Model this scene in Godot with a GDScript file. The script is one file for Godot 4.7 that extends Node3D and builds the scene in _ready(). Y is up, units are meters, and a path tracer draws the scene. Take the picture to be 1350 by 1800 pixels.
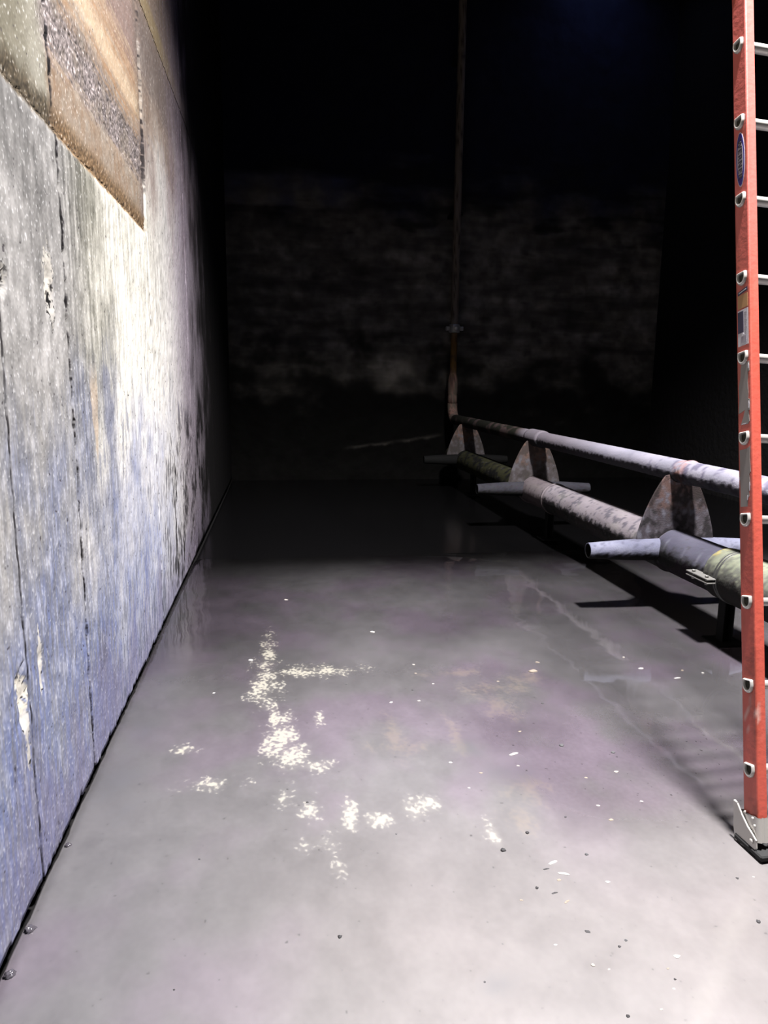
extends Node3D
# Inside of an emptied concrete tank: bright cast wall on the left, silt floor, welded pipe manifold, fibreglass ladder.
# x runs away from the left wall, y up, the camera looks along -z.

const WALL_X := -0.805
const BACK_Z := -12.6
const RIGHT_X := 6.6
const FRONT_Z := 1.6
const TOP_Y := 8.2
const LAMP := Vector3(1.93, 7.0, -2.45)
const PIPE_X := 2.865
const PIPE_Y := 0.45
const UP_Y := 1.04
const BASE := Color(0.65, 0.65, 0.65)     # all mineral surfaces here are dull and damp

var names := {}
var M := {}
var wob := FastNoiseLite.new()
var wob2 := FastNoiseLite.new()
var rng := RandomNumberGenerator.new()


# ------------------------------------------------------------------ naming
func numbered(called: String) -> String:
	if not names.has(called):
		names[called] = 0
		return called
	names[called] += 1
	return "%s_%03d" % [called, names[called]]


func tag(o: Node, label: String, category: String, group := "", kind := "") -> void:
	o.set_meta("label", label)
	o.set_meta("category", category)
	if group:
		o.set_meta("group", group)
	if kind:
		o.set_meta("kind", kind)


func thing(called: String, label: String, category: String, at := Vector3.ZERO, group := "") -> Node3D:
	var o := Node3D.new()
	o.name = numbered(called)
	add_child(o, true)
	o.position = at
	tag(o, label, category, group)
	return o


func part(called: String, mesh: Mesh, mat: Material, parent: Node, label := "") -> MeshInstance3D:
	var o := MeshInstance3D.new()
	o.name = called if parent != self else numbered(called)
	o.mesh = mesh
	if mat:
		o.material_override = mat
	o.cast_shadow = GeometryInstance3D.SHADOW_CASTING_SETTING_ON
	parent.add_child(o, true)
	if label:
		o.set_meta("label", label)
	return o


func struct(called: String, mesh: Mesh, mat: Material, label: String, category: String) -> MeshInstance3D:
	var o := part(called, mesh, mat, self)
	tag(o, label, category, "", "structure")
	return o


# ------------------------------------------------------------------ mesh helpers
# A grid of points; the outside is on the side of (u direction) x (v direction).
func grid(nu: int, nv: int, p: Callable, col = null, uvf = null) -> ArrayMesh:
	var v := PackedVector3Array()
	var c := PackedColorArray()
	var t := PackedVector2Array()
	var ix := PackedInt32Array()
	v.resize((nu + 1) * (nv + 1))
	if col != null:
		c.resize(v.size())
	t.resize(v.size())
	var k := 0
	for j in nv + 1:
		for i in nu + 1:
			v[k] = p.call(i, j)
			if col != null:
				c[k] = col.call(i, j, v[k])
			t[k] = uvf.call(v[k]) if uvf != null else Vector2(float(i) / nu, float(j) / nv)
			k += 1
	ix.resize(nu * nv * 6)
	k = 0
	for j in nv:
		for i in nu:
			var a := j * (nu + 1) + i
			var b := a + 1
			var d := a + nu + 1
			var e := d + 1
			ix[k] = a; ix[k + 1] = e; ix[k + 2] = b
			ix[k + 3] = a; ix[k + 4] = d; ix[k + 5] = e
			k += 6
	var ar := []
	ar.resize(Mesh.ARRAY_MAX)
	ar[Mesh.ARRAY_VERTEX] = v
	ar[Mesh.ARRAY_TEX_UV] = t
	if col != null:
		ar[Mesh.ARRAY_COLOR] = c
	ar[Mesh.ARRAY_INDEX] = ix
	var am := ArrayMesh.new()
	am.add_surface_from_arrays(Mesh.PRIMITIVE_TRIANGLES, ar)
	return smooth(am)


func smooth(am: ArrayMesh) -> ArrayMesh:
	var st := SurfaceTool.new()
	st.create_from(am, 0)
	st.generate_normals()
	return st.commit()


func join(list: Array) -> ArrayMesh:
	var st := SurfaceTool.new()
	st.begin(Mesh.PRIMITIVE_TRIANGLES)
	for e in list:
		st.append_from(e[0], 0, e[1] if e.size() > 1 else Transform3D())
	return st.commit()


# A tube swept along a straight axis: rings of [distance, radius]; radial(angle, distance) scales the radius.
func tube(axis_from: Vector3, along: Vector3, rings: Array, seg: int, col = null, radial = null) -> ArrayMesh:
	var up := Vector3.UP if absf(along.normalized().y) < 0.9 else Vector3.BACK
	var d := along.normalized()
	var s := d.cross(up).normalized()
	var n := s.cross(d)
	var place := func(i, j):
		var a: float = TAU * i / seg
		var r: float = rings[j][1]
		if radial != null:
			r *= radial.call(a, rings[j][0])
		return axis_from + d * rings[j][0] + (s * cos(a) + n * sin(a)) * r
	return grid(seg, rings.size() - 1, place, col)


func box(size: Vector3, at := Vector3.ZERO, bevel := 0.003) -> ArrayMesh:
	# a box with chamfered edges
	var h := size / 2
	var b: float = minf(bevel, minf(h.x, minf(h.y, h.z)) * 0.45)
	var st := SurfaceTool.new()
	st.begin(Mesh.PRIMITIVE_TRIANGLES)
	st.set_smooth_group(-1)
	var pts := PackedVector3Array()
	for sx in [-1, 1]:
		for sy in [-1, 1]:
			for sz in [-1, 1]:
				var c := Vector3(sx * h.x, sy * h.y, sz * h.z)
				pts.append(at + c - Vector3(0, sy * b, sz * b))
				pts.append(at + c - Vector3(sx * b, 0, sz * b))
				pts.append(at + c - Vector3(sx * b, sy * b, 0))
	var id := func(sx, sy, sz, k): return ((1 if sx > 0 else 0) * 4 + (1 if sy > 0 else 0) * 2 + (1 if sz > 0 else 0)) * 3 + k
	var polys := []
	for s in [-1, 1]:
		polys.append([id.call(s, -1, -1, 0), id.call(s, 1, -1, 0), id.call(s, 1, 1, 0), id.call(s, -1, 1, 0)])
		polys.append([id.call(-1, s, -1, 1), id.call(1, s, -1, 1), id.call(1, s, 1, 1), id.call(-1, s, 1, 1)])
		polys.append([id.call(-1, -1, s, 2), id.call(1, -1, s, 2), id.call(1, 1, s, 2), id.call(-1, 1, s, 2)])
		for q in [-1, 1]:
			polys.append([id.call(s, q, -1, 0), id.call(s, q, 1, 0), id.call(s, q, 1, 1), id.call(s, q, -1, 1)])
			polys.append([id.call(s, -1, q, 0), id.call(s, 1, q, 0), id.call(s, 1, q, 2), id.call(s, -1, q, 2)])
			polys.append([id.call(-1, s, q, 1), id.call(1, s, q, 1), id.call(1, s, q, 2), id.call(-1, s, q, 2)])
			for r in [-1, 1]:
				polys.append([id.call(s, q, r, 0), id.call(s, q, r, 1), id.call(s, q, r, 2)])
	for poly in polys:
		var mid := Vector3.ZERO
		for k in poly:
			mid += pts[k]
		mid /= poly.size()
		var nrm: Vector3 = (pts[poly[1]] - pts[poly[0]]).cross(pts[poly[2]] - pts[poly[0]])
		var outward := nrm.dot(mid - at) > 0
		for k in range(1, poly.size() - 1):
			var tri := [poly[0], poly[k + 1], poly[k]] if outward else [poly[0], poly[k], poly[k + 1]]
			for q in tri:
				st.add_vertex(pts[q])
	st.generate_normals()
	return st.commit()


# A flat outline (x, y) given a thickness along z, edges chamfered by shrinking the two faces.
func plate(outline: PackedVector2Array, thick: float, bevel := 0.002, holes: Array = []) -> ArrayMesh:
	var o := outline
	if not Geometry2D.is_polygon_clockwise(o):
		o = o.duplicate()
		o.reverse()
	var st := SurfaceTool.new()
	st.begin(Mesh.PRIMITIVE_TRIANGLES)
	st.set_smooth_group(-1)
	var inner := Geometry2D.offset_polygon(o, -bevel)
	var face: PackedVector2Array = inner[0] if inner.size() > 0 and bevel > 0 else o
	var idx := Geometry2D.triangulate_polygon(face)
	for k in range(0, idx.size(), 3):
		var a := face[idx[k]]
		var b := face[idx[k + 1]]
		var c := face[idx[k + 2]]
		var ccw: bool = (b - a).cross(c - a) > 0
		var f := [a, c, b] if ccw else [a, b, c]
		for q in f:
			st.add_vertex(Vector3(q.x, q.y, thick / 2))
		for q in [f[0], f[2], f[1]]:
			st.add_vertex(Vector3(q.x, q.y, -thick / 2))
	var n := o.size()
	for k in n:
		var a := o[k]
		var b := o[(k + 1) % n]
		var e := thick / 2 - minf(bevel, thick * 0.3)
		var out2 := Vector2(b.y - a.y, a.x - b.x)
		var nn := Vector3(out2.x, out2.y, 0)
		if Geometry2D.is_polygon_clockwise(o):
			nn = -nn
		var q := [Vector3(a.x, a.y, -e), Vector3(b.x, b.y, -e), Vector3(b.x, b.y, e), Vector3(a.x, a.y, e)]
		var g: Vector3 = (q[1] - q[0]).cross(q[2] - q[0])
		var tri := [0, 2, 1, 0, 3, 2] if g.dot(nn) > 0 else [0, 1, 2, 0, 2, 3]
		for w in tri:
			st.add_vertex(q[w])
	if face != o:
		# chamfer: strip between the side's edge and the nearest points of the shrunk face
		for k in n:
			var a := o[k]
			var b := o[(k + 1) % n]
			var fa := nearest(face, a)
			var fb := nearest(face, b)
			var e := thick / 2 - minf(bevel, thick * 0.3)
			for s in [-1.0, 1.0]:
				var q := [Vector3(a.x, a.y, e * s), Vector3(b.x, b.y, e * s), Vector3(fb.x, fb.y, thick / 2 * s), Vector3(fa.x, fa.y, thick / 2 * s)]
				var g: Vector3 = (q[1] - q[0]).cross(q[2] - q[0])
				var tri := [0, 2, 1, 0, 3, 2] if g.z * s > 0 else [0, 1, 2, 0, 2, 3]
				for w in tri:
					st.add_vertex(q[w])
	st.generate_normals()
	return st.commit()


func nearest(face: PackedVector2Array, p: Vector2) -> Vector2:
	var best := face[0]
	for q in face:
		if q.distance_squared_to(p) < best.distance_squared_to(p):
			best = q
	return best


# ------------------------------------------------------------------ noise and textures
func noise_bytes(w: int, h: int, fx: float, fy: float, sd: int, oct := 4, kind := FastNoiseLite.TYPE_SIMPLEX_SMOOTH) -> PackedByteArray:
	# fx, fy: features across the picture
	var n := FastNoiseLite.new()
	n.noise_type = kind
	n.seed = sd
	n.fractal_octaves = oct
	var sw := w
	var sh := h
	var rx := fx / w
	var ry := fy / h
	if rx < ry:
		sw = maxi(8, int(w * rx / ry))
	else:
		sh = maxi(8, int(h * ry / rx))
	n.frequency = maxf(rx, ry)
	var im := n.get_image(sw, sh, false, false, true)
	im.convert(Image.FORMAT_L8)
	if sw != w or sh != h:
		im.resize(w, h, Image.INTERPOLATE_CUBIC)
	return im.get_data()


func sst(a: float, b: float, x: float) -> float:
	var t := clampf((x - a) / (b - a), 0.0, 1.0)
	return t * t * (3.0 - 2.0 * t)


func bump_noise(sd: int, freq: float, size := 512, strength := 4.0) -> NoiseTexture2D:
	var n := FastNoiseLite.new()
	n.seed = sd
	n.frequency = freq
	n.fractal_octaves = 5
	var t := NoiseTexture2D.new()
	t.width = size
	t.height = size
	t.seamless = true
	t.as_normal_map = true
	t.bump_strength = strength
	t.noise = n
	return t


# The look of the cast left wall at (z, y), from noise samples in 0..1: a = broad, s = vertical streaks, m = middling, f = fine, g = grit.
func wall_texture(z0: float, z1: float, y0: float, y1: float, w: int, h: int, sd: int) -> Array:
	var dz := absf(z1 - z0)
	var dy := y1 - y0
	var A := noise_bytes(w, h, dz * 1.6, dy * 1.2, sd, 4)
	var S := noise_bytes(w, h, dz * 22.0, dy * 1.6, sd + 1, 4)
	var S2 := noise_bytes(w, h, dz * 50.0, dy * 5.0, sd + 2, 3)
	var Mm := noise_bytes(w, h, dz * 10.0, dy * 7.0, sd + 3, 4)
	var F := noise_bytes(w, h, dz * 60.0, dy * 45.0, sd + 4, 2)
	var G := noise_bytes(w, h, dz * 34.0, dy * 30.0, sd + 5, 2)
	var H := noise_bytes(w, h, dz * 1.2, dy * 30.0, sd + 6, 4)
	var px := PackedByteArray()
	px.resize(w * h * 3)
	var ht := PackedByteArray()
	ht.resize(w * h)
	var k := 0
	for j in h:
		var y0j := y1 - dy * (j + 0.5) / h
		for i in w:
			var d := absf(z0 + (z1 - z0) * (i + 0.5) / w)     # distance along the wall
			var a := A[k] / 255.0
			var s := S[k] / 255.0
			var s2 := S2[k] / 255.0
			var m := Mm[k] / 255.0
			var f := F[k] / 255.0
			var g := G[k] / 255.0
			var hh := H[k] / 255.0
			var y := y0j + (m - 0.5) * 0.05
			# limewashed grey concrete
			var v := 0.63 + 0.22 * (a - 0.5) + 0.34 * (s - 0.5) * (0.35 if d < 3.08 else 0.9) + 0.18 * (m - 0.5)
			v += 0.30 * sst(3.2, 4.2, d + (a - 0.5)) * sst(8.5, 6.5, d) * (0.5 + 0.5 * sst(2.6, 1.7, y + (a - 0.5) * 0.6)) + 0.14 * sst(1.9, 0.9, y) * sst(4.2, 5.0, d)  # hot zone of the light put into the wall tone
			v -= 0.03 * sst(3.1, 2.5, d) + 0.13 * sst(1.5, 2.5, y) * sst(4.6, 3.2, d)  # toned down in the colour where the wall is closer to the lamp
			var r := v
			var gg := v * 0.985
			var b := v * 0.975
			# cream in the middle heights
			var cream := 0.6 * sst(1.1, 1.8, y + (a - 0.5) * 0.8) * sst(3.0, 3.6, d) * sst(6.2, 4.6, d)
			b -= 0.05 * cream
			# bluish wet streaks low on the wall
			var blue := sst(1.75, 0.35, y + (a - 0.5) * 1.3 + (s - 0.5) * 0.7) * sst(6.8, 4.4, d)
			var bs := blue * (0.35 + 0.65 * sst(0.34, 0.68, s * 0.55 + s2 * 0.45))
			r = lerpf(r, 0.49, bs * 0.88)
			gg = lerpf(gg, 0.54, bs * 0.88)
			b = lerpf(b, 0.745, bs * 0.88)
			var white := sst(0.56, 0.72, s2 * 0.6 + m * 0.4) * sst(2.0, 0.9, y)
			r = lerpf(r, 0.88, white * 0.5)
			gg = lerpf(gg, 0.88, white * 0.5)
			b = lerpf(b, 0.92, white * 0.5)
			# mauve foot of the wall
			var foot := sst(0.55, 0.05, y + (a - 0.5) * 0.5)
			r = lerpf(r, 0.55, foot * 0.6)
			gg = lerpf(gg, 0.53, foot * 0.6)
			b = lerpf(b, 0.655, foot * 0.6)
			# grey damp smudges
			var smudge := sst(0.58, 0.70, a * 0.45 + s * 0.35 + m * 0.2) * sst(2.0, 1.5, y) * sst(3.2, 3.5, d)
			var t := smudge * 0.62
			r = lerpf(r, 0.45, t)
			gg = lerpf(gg, 0.46, t)
			b = lerpf(b, 0.52, t)
			# a tan dribble and the damp patch beside it
			var dr := absf(d - 3.44) / (0.055 * sst(1.30, 1.55, y) + 0.012)
			var tan := sst(1.1, 0.7, dr) * sst(1.25, 1.38, y) * sst(1.75, 1.6, y)
			r = lerpf(r, 0.80, tan * 0.7)
			gg = lerpf(gg, 0.72, tan * 0.7)
			b = lerpf(b, 0.63, tan * 0.7)
			var dp := sst(1.0, 0.4, Vector2((d - 3.71) / 0.13, (y - 1.5) / 0.26).length() + (m - 0.5) * 1.2)
			r = lerpf(r, 0.52, dp * 0.6)
			gg = lerpf(gg, 0.53, dp * 0.6)
			b = lerpf(b, 0.60, dp * 0.6)
			# the older, stained lift above the ledge
			var up := sst(2.55, 2.60, y) if d < 5.03 else sst(2.35, 3.7, y + (a - 0.5) * 0.9 + (s - 0.5) * 0.7)
			if up > 0.0:
				var nearc := sst(3.10, 3.0, d)
				var o := 0.5 + 0.9 * (m - 0.5) + 0.6 * (a - 0.5)
				var tr := lerpf(0.72, 0.62, o)
				var tg := lerpf(0.66, 0.50, o)
				var tb := lerpf(0.57, 0.38, o)
				var far := sst(4.8, 5.1, d)
				tr = lerpf(tr, 0.63 + 0.2 * (s - 0.5), far * 0.7)
				tg = lerpf(tg, 0.52 + 0.2 * (s - 0.5), far * 0.7)
				tb = lerpf(tb, 0.51 + 0.2 * (s - 0.5), far * 0.7)
				tr = lerpf(tr, 0.60 + 0.25 * (a - 0.5), nearc)
				tg = lerpf(tg, 0.565 + 0.25 * (a - 0.5), nearc)
				tb = lerpf(tb, 0.47 + 0.25 * (a - 0.5), nearc)
				var warm := sst(3.06, 3.25, y + (hh - 0.5) * 0.3) * (1.0 - nearc) * (1.0 - far * 0.6)
				tr = lerpf(tr, 0.70, warm * 0.7)
				tg = lerpf(tg, 0.56 - 0.12 * (hh - 0.5), warm * 0.7)
				tb = lerpf(tb, 0.42 - 0.2 * (hh - 0.5), warm * 0.7)
				var band := sst(3.16, 3.22, y) * sst(3.36, 3.26, y) * (1.0 - nearc) * (1.0 - far)
				tr = lerpf(tr, 0.90, band * 0.6)
				tg = lerpf(tg, 0.80, band * 0.6)
				tb = lerpf(tb, 0.64, band * 0.6)
				var dk := sst(3.40, 3.55, y + (hh - 0.5) * 0.25) * sst(4.0, 3.75, y) * (1.0 - nearc)
				tr = lerpf(tr, 0.52, dk * 0.7)
				tg = lerpf(tg, 0.44, dk * 0.7)
				tb = lerpf(tb, 0.41, dk * 0.7)
				var strip := sst(3.90, 3.93, y0j) * sst(4.10, 4.02, y0j) * (1.0 - nearc)
				tr = lerpf(tr, 0.77, strip * 0.6)
				tg = lerpf(tg, 0.64, strip * 0.6)
				tb = lerpf(tb, 0.44, strip * 0.6)
				r = lerpf(r, tr * lerpf(0.78, 0.66, far), up)
				gg = lerpf(gg, tg * lerpf(0.80, 0.70, far), up)
				b = lerpf(b, tb * lerpf(0.86, 0.72, far), up)
				# exposed stones of the badly compacted band
				var agg := sst(2.78, 2.90, y + (hh - 0.5) * 0.12) * sst(3.14, 3.02, y + (hh - 0.5) * 0.12) * sst(2.9, 3.1, d) * sst(5.03, 4.95, d)
				if agg > 0.0:
					var q := 0.37 + 0.40 * (f - 0.5) + 0.4 * (g - 0.5) + 0.3 * (a - 0.5)
					q = lerpf(q, 0.10, sst(0.30, 0.20, g * 0.6 + f * 0.4))
					q = lerpf(q, 0.7, sst(0.72, 0.82, f * 0.6 + m * 0.4))
					var ag := agg * (0.45 + 0.5 * sst(0.3, 0.6, m * 0.5 + a * 0.5))
					r = lerpf(r, q * 1.03, ag)
					gg = lerpf(gg, q * 0.96, ag)
					b = lerpf(b, q * 0.96, ag)
			# rusty grit of the ledge itself
			var ledge := sst(2.535, 2.56, y0j + (f - 0.5) * 0.03) * sst(2.69, 2.60, y0j + (m - 0.5) * 0.06) * sst(5.05, 5.0, d)
			if ledge > 0.0:
				var q2 := 0.75 + 0.8 * (f - 0.5) + 0.5 * (g - 0.5)
				var ln := sst(3.2, 3.0, d)
				r = lerpf(r, lerpf(0.56, 0.36, ln) * q2, ledge * 0.85)
				gg = lerpf(gg, lerpf(0.44, 0.31, ln) * q2, ledge * 0.85)
				b = lerpf(b, lerpf(0.31, 0.24, ln) * q2, ledge * 0.85)
			# end of the light put into the colour, ragged and streaked, with dark blotches
			var far_shade := sst(7.0, 9.0, d + (a - 0.5) * 1.6 + (s - 0.5) * 1.4 + sst(3.0, 4.8, y) * 0.8)
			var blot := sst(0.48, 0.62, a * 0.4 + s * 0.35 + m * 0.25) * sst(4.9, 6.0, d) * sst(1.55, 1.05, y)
			t = clampf(far_shade * 0.97 + blot * 0.75, 0.0, 0.97)
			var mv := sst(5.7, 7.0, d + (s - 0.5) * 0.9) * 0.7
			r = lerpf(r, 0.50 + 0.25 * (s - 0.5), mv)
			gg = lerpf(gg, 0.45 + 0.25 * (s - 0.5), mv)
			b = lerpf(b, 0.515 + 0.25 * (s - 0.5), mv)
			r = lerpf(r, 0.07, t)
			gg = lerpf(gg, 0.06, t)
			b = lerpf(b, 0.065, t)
			# speckle: pale grains and pin holes
			var pale := sst(0.66, 0.76, f * 0.7 + g * 0.3) * (0.8 if d < 3.6 else 0.45) * (1.0 - t)
			r = lerpf(r, 0.95, pale * 0.6)
			gg = lerpf(gg, 0.95, pale * 0.6)
			b = lerpf(b, 0.96, pale * 0.6)
			var pit := sst(0.23, 0.17, g * 0.75 + m * 0.25)
			r = lerpf(r, 0.22, pit * 0.8)
			gg = lerpf(gg, 0.20, pit * 0.8)
			b = lerpf(b, 0.22, pit * 0.8)
			# spalled spots: fresh pale concrete with black cracks
			if d < 3.0:
				for e in [[2.305, 0.70, 0.05, 0.075, 0.9], [2.315, 0.58, 0.028, 0.12, 0.75], [2.49, 0.715, 0.024, 0.11, 0.8], [2.40, 1.95, 0.045, 0.045, 0.35], [2.865, 2.02, 0.05, 0.10, 0.5], [2.885, 1.92, 0.045, 0.07, 0.25]]:
					var sq := Vector2((d - e[0]) / e[2], (y0j - e[1]) / e[3]).length() + (m - 0.5) * 1.3 + (f - 0.5) * 0.5
					if sq < 1.2:
						var sw: float = sst(1.0, 0.8, sq) * e[4]
						r = lerpf(r, 0.97, sw)
						gg = lerpf(gg, 0.94, sw)
						b = lerpf(b, 0.88, sw)
						var cr := sst(0.10, 0.03, absf(sq - 0.88)) * sst(0.50, 0.60, g * 0.5 + a * 0.2 + f * 0.3) * (1.0 if y0j < e[1] else 0.6)
						if e[4] < 0.4:
							cr = maxf(cr, sst(0.35, 0.25, sq))
						r = lerpf(r, 0.05, cr)
						gg = lerpf(gg, 0.045, cr)
						b = lerpf(b, 0.05, cr)
			# black dirt packed in the joints between the pours
			var jit := (m - 0.5) * 0.035 + (f - 0.5) * 0.02
			var jd := sst(0.017, 0.007, absf(d - 3.085 + jit * 0.5)) * sst(0.40, 0.56, f * 0.4 + g * 0.35 + a * 0.25 + 0.02 + 0.10 * sst(1.9, 2.5, y)) * 1.1
			jd = maxf(jd, sst(0.010, 0.003, absf(d - 2.36)) * sst(0.45, 0.55, a * 0.5 + m * 0.5 + 0.04) * sst(2.3, 1.8, y) * 0.8)
			jd = maxf(jd, sst(0.03, 0.01, absf(d - 5.03 + jit * 0.4)) * sst(2.6, 3.0, y) * sst(0.50, 0.60, g * 0.5 + a * 0.5) * 0.8)
			jd = maxf(jd, sst(0.025, 0.01, absf(d - 5.03)) * sst(2.4, 2.2, y) * sst(0.46, 0.56, m) * 0.45)
			jd = clampf(jd, 0.0, 0.95)
			r = lerpf(r, 0.07, jd)
			gg = lerpf(gg, 0.06, jd)
			b = lerpf(b, 0.07, jd)
			var dimple := 0.06 * (f - 0.5)
			px[k * 3] = int(clampf(r + dimple, 0.0, 1.0) * 255.0)
			px[k * 3 + 1] = int(clampf(gg + dimple, 0.0, 1.0) * 255.0)
			px[k * 3 + 2] = int(clampf(b + dimple, 0.0, 1.0) * 255.0)
			ht[k] = int(clampf(0.5 + 0.35 * (f - 0.5) + 0.3 * (m - 0.5) + 0.25 * (s2 - 0.5) - 0.3 * pit, 0.0, 1.0) * 255.0)
			k += 1
	return [Image.create_from_data(w, h, false, Image.FORMAT_RGB8, px), Image.create_from_data(w, h, false, Image.FORMAT_L8, ht)]


func stamp(buf: PackedFloat32Array, w: int, h: int, x0: float, dx: float, d0: float, dd: float, e: Array, amount: float) -> void:
	var cx: float = (e[0] - x0) / dx * w
	var cy: float = (-e[1] - d0) / dd * h
	var rx: float = e[2] * 1.5 / dx * w
	var ry: float = e[3] * 1.5 / dd * h
	for j in range(maxi(0, int(cy - ry)), mini(h, int(cy + ry) + 1)):
		for i in range(maxi(0, int(cx - rx)), mini(w, int(cx + rx) + 1)):
			var q := Vector2((i - cx) / rx, (j - cy) / ry).length()
			if q < 1.0:
				var k := j * w + i
				buf[k] = maxf(buf[k], amount * (1.0 - q))


# Silt floor, x 0..dx from the wall, rows away from the camera.
func floor_texture(w: int, h: int) -> Array:
	var x0 := -0.85
	var dx := 5.2
	var d0 := 1.0
	var dd := 6.6
	var A := noise_bytes(w, h, dx * 0.7, dd * 0.7, 91, 4)
	var B := noise_bytes(w, h, dx * 2.2, dd * 1.6, 92, 4)
	var F := noise_bytes(w, h, dx * 34.0, dd * 28.0, 93, 4)
	var G := noise_bytes(w, h, dx * 40.0, dd * 34.0, 94, 2)
	var C := noise_bytes(w, h, dx * 7.0, dd * 5.0, 95, 4)
	var lime := PackedFloat32Array()
	lime.resize(w * h)
	var tanm := lime.duplicate()
	var dark := lime.duplicate()
	for e in [[-0.09, -4.37, 0.045, 0.36], [-0.10, -3.93, 0.085, 0.36], [-0.12, -3.78, 0.07, 0.16], [0.17, -4.08, 0.25, 0.09], [-0.01, -3.26, 0.085, 0.26], [0.04, -3.09, 0.08, 0.15], [-0.05, -3.5, 0.03, 0.25], [0.12, -3.00, 0.09, 0.05], [0.17, -3.46, 0.03, 0.07], [0.51, -2.63, 0.08, 0.07], [0.58, -2.66, 0.04, 0.05], [0.35, -2.57, 0.055, 0.05], [0.25, -2.60, 0.03, 0.10], [0.77, -2.41, 0.03, 0.10]]:
		stamp(lime, w, h, x0, dx, d0, dd, e, 1.0)
	for e in [[0.09, -2.68, 0.05, 0.08], [-0.01, -2.77, 0.04, 0.07], [0.17, -2.29, 0.03, 0.05], [-0.44, -3.20, 0.06, 0.05], [0.12, -2.45, 0.08, 0.05], [-0.3, -2.9, 0.12, 0.05]]:
		stamp(lime, w, h, x0, dx, d0, dd, e, 0.62)
	for e in [[0.51, -3.25, 0.045, 0.27], [0.52, -3.12, 0.14, 0.08], [0.81, -3.22, 0.04, 0.22], [1.16, -3.72, 0.2, 0.10], [1.39, -3.84, 0.12, 0.09], [0.9, -2.5, 0.08, 0.08], [0.99, -2.71, 0.1, 0.11], [1.1, -3.5, 0.1, 0.15], [1.0, -3.95, 0.2, 0.06]]:
		stamp(tanm, w, h, x0, dx, d0, dd, e, 1.0)
	for e in [[0.58, -1.74, 0.07, 0.06], [-0.71, -2.99, 0.12, 0.2], [-0.66, -3.4, 0.08, 0.2], [0.95, -2.85, 0.16, 0.1], [0.85, -3.1, 0.05, 0.12], [-0.62, -2.75, 0.08, 0.1]]:
		stamp(dark, w, h, x0, dx, d0, dd, e, 1.0)
	var px := PackedByteArray()
	px.resize(w * h * 3)
	var rg := PackedByteArray()
	rg.resize(w * h)
	var k := 0
	for j in h:
		var d := d0 + dd * (j + 0.5) / h
		for i in w:
			var x := x0 + dx * (i + 0.5) / w
			var a := A[k] / 255.0
			var b := B[k] / 255.0
			var f := F[k] / 255.0
			var g := G[k] / 255.0
			var c := C[k] / 255.0
			# light falloff put into the silt colour: paler near, darker far and left
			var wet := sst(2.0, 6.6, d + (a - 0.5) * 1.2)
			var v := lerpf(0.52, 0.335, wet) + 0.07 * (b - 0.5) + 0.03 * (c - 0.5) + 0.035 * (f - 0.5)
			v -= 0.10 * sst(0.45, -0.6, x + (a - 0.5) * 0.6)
			var edge := sst(5.85, 7.05, d + (b - 0.5) * 0.25 + (a - 0.5) * 0.2)  # far edge of the light, darkened in the colour
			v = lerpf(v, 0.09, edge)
			var mau := sst(0.35, 0.7, a * 0.6 + b * 0.4) * 0.8 + 0.2
			var warm := sst(3.0, 1.8, d) * sst(-0.5, 0.4, x)
			var r := v * lerpf(1.0, 1.02, warm)
			var gg := v * lerpf(1.0 - 0.075 * mau, 0.98, warm)
			var bb := v * lerpf(1.0 + 0.015 * mau, 0.975, warm)
			# pale trowelled line
			var q := absf((x - 1.07) * 0.715 - (d - 1.55) * 0.70)
			var ln := sst(0.05, 0.0, q + (c - 0.5) * 0.06) * sst(1.2, 1.6, d) * sst(2.15, 1.9, d) * 0.08 * (0.4 + b)
			var lm := lime[k]
			var l := 0.0
			if lm > 0.0:
				l = sst(0.52, 0.86, lm * 0.55 + (f - 0.5) * 1.0 + (c - 0.5) * 0.8 + 0.25) * 0.85 + 0.22 * sst(0.1, 0.9, lm + (c - 0.5) * 0.6)
			l = clampf(l + ln, 0.0, 1.0)
			r = lerpf(r, 0.73, l * 0.9)
			gg = lerpf(gg, 0.715, l * 0.9)
			bb = lerpf(bb, 0.645, l * 0.9)
			if tanm[k] > 0.0:
				var tt := sst(0.35, 0.95, tanm[k] * 0.6 + (c - 0.5) * 0.7 + (f - 0.5) * 0.6 + 0.2) * 0.42
				r = lerpf(r, 0.60, tt)
				gg = lerpf(gg, 0.545, tt)
				bb = lerpf(bb, 0.49, tt)
			if dark[k] > 0.0:
				var td := sst(0.25, 1.0, dark[k] * 0.6 + f * 0.3 + (c - 0.5) * 0.6) * 0.38
				r = lerpf(r, 0.33, td)
				gg = lerpf(gg, 0.34, td)
				bb = lerpf(bb, 0.37, td)
			var sp := sst(0.20, 0.13, g * 0.7 + f * 0.3)
			r = lerpf(r, 0.22, sp * 0.7)
			gg = lerpf(gg, 0.21, sp * 0.7)
			bb = lerpf(bb, 0.22, sp * 0.7)
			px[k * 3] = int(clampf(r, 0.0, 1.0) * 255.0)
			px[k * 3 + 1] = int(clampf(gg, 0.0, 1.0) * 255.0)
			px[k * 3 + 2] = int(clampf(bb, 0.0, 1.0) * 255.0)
			var damp := maxf(sst(3.2, 5.0, d), sst(0.9, 1.5, x + (a - 0.5) * 0.6) * sst(2.2, 2.7, d))
			rg[k] = int(clampf(lerpf(0.45, 0.055, damp) + 0.05 * (c - 0.5) + 0.4 * l, 0.04, 1.0) * 255.0)
			k += 1
	return [Image.create_from_data(w, h, false, Image.FORMAT_RGB8, px), Image.create_from_data(w, h, false, Image.FORMAT_L8, rg)]


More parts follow.
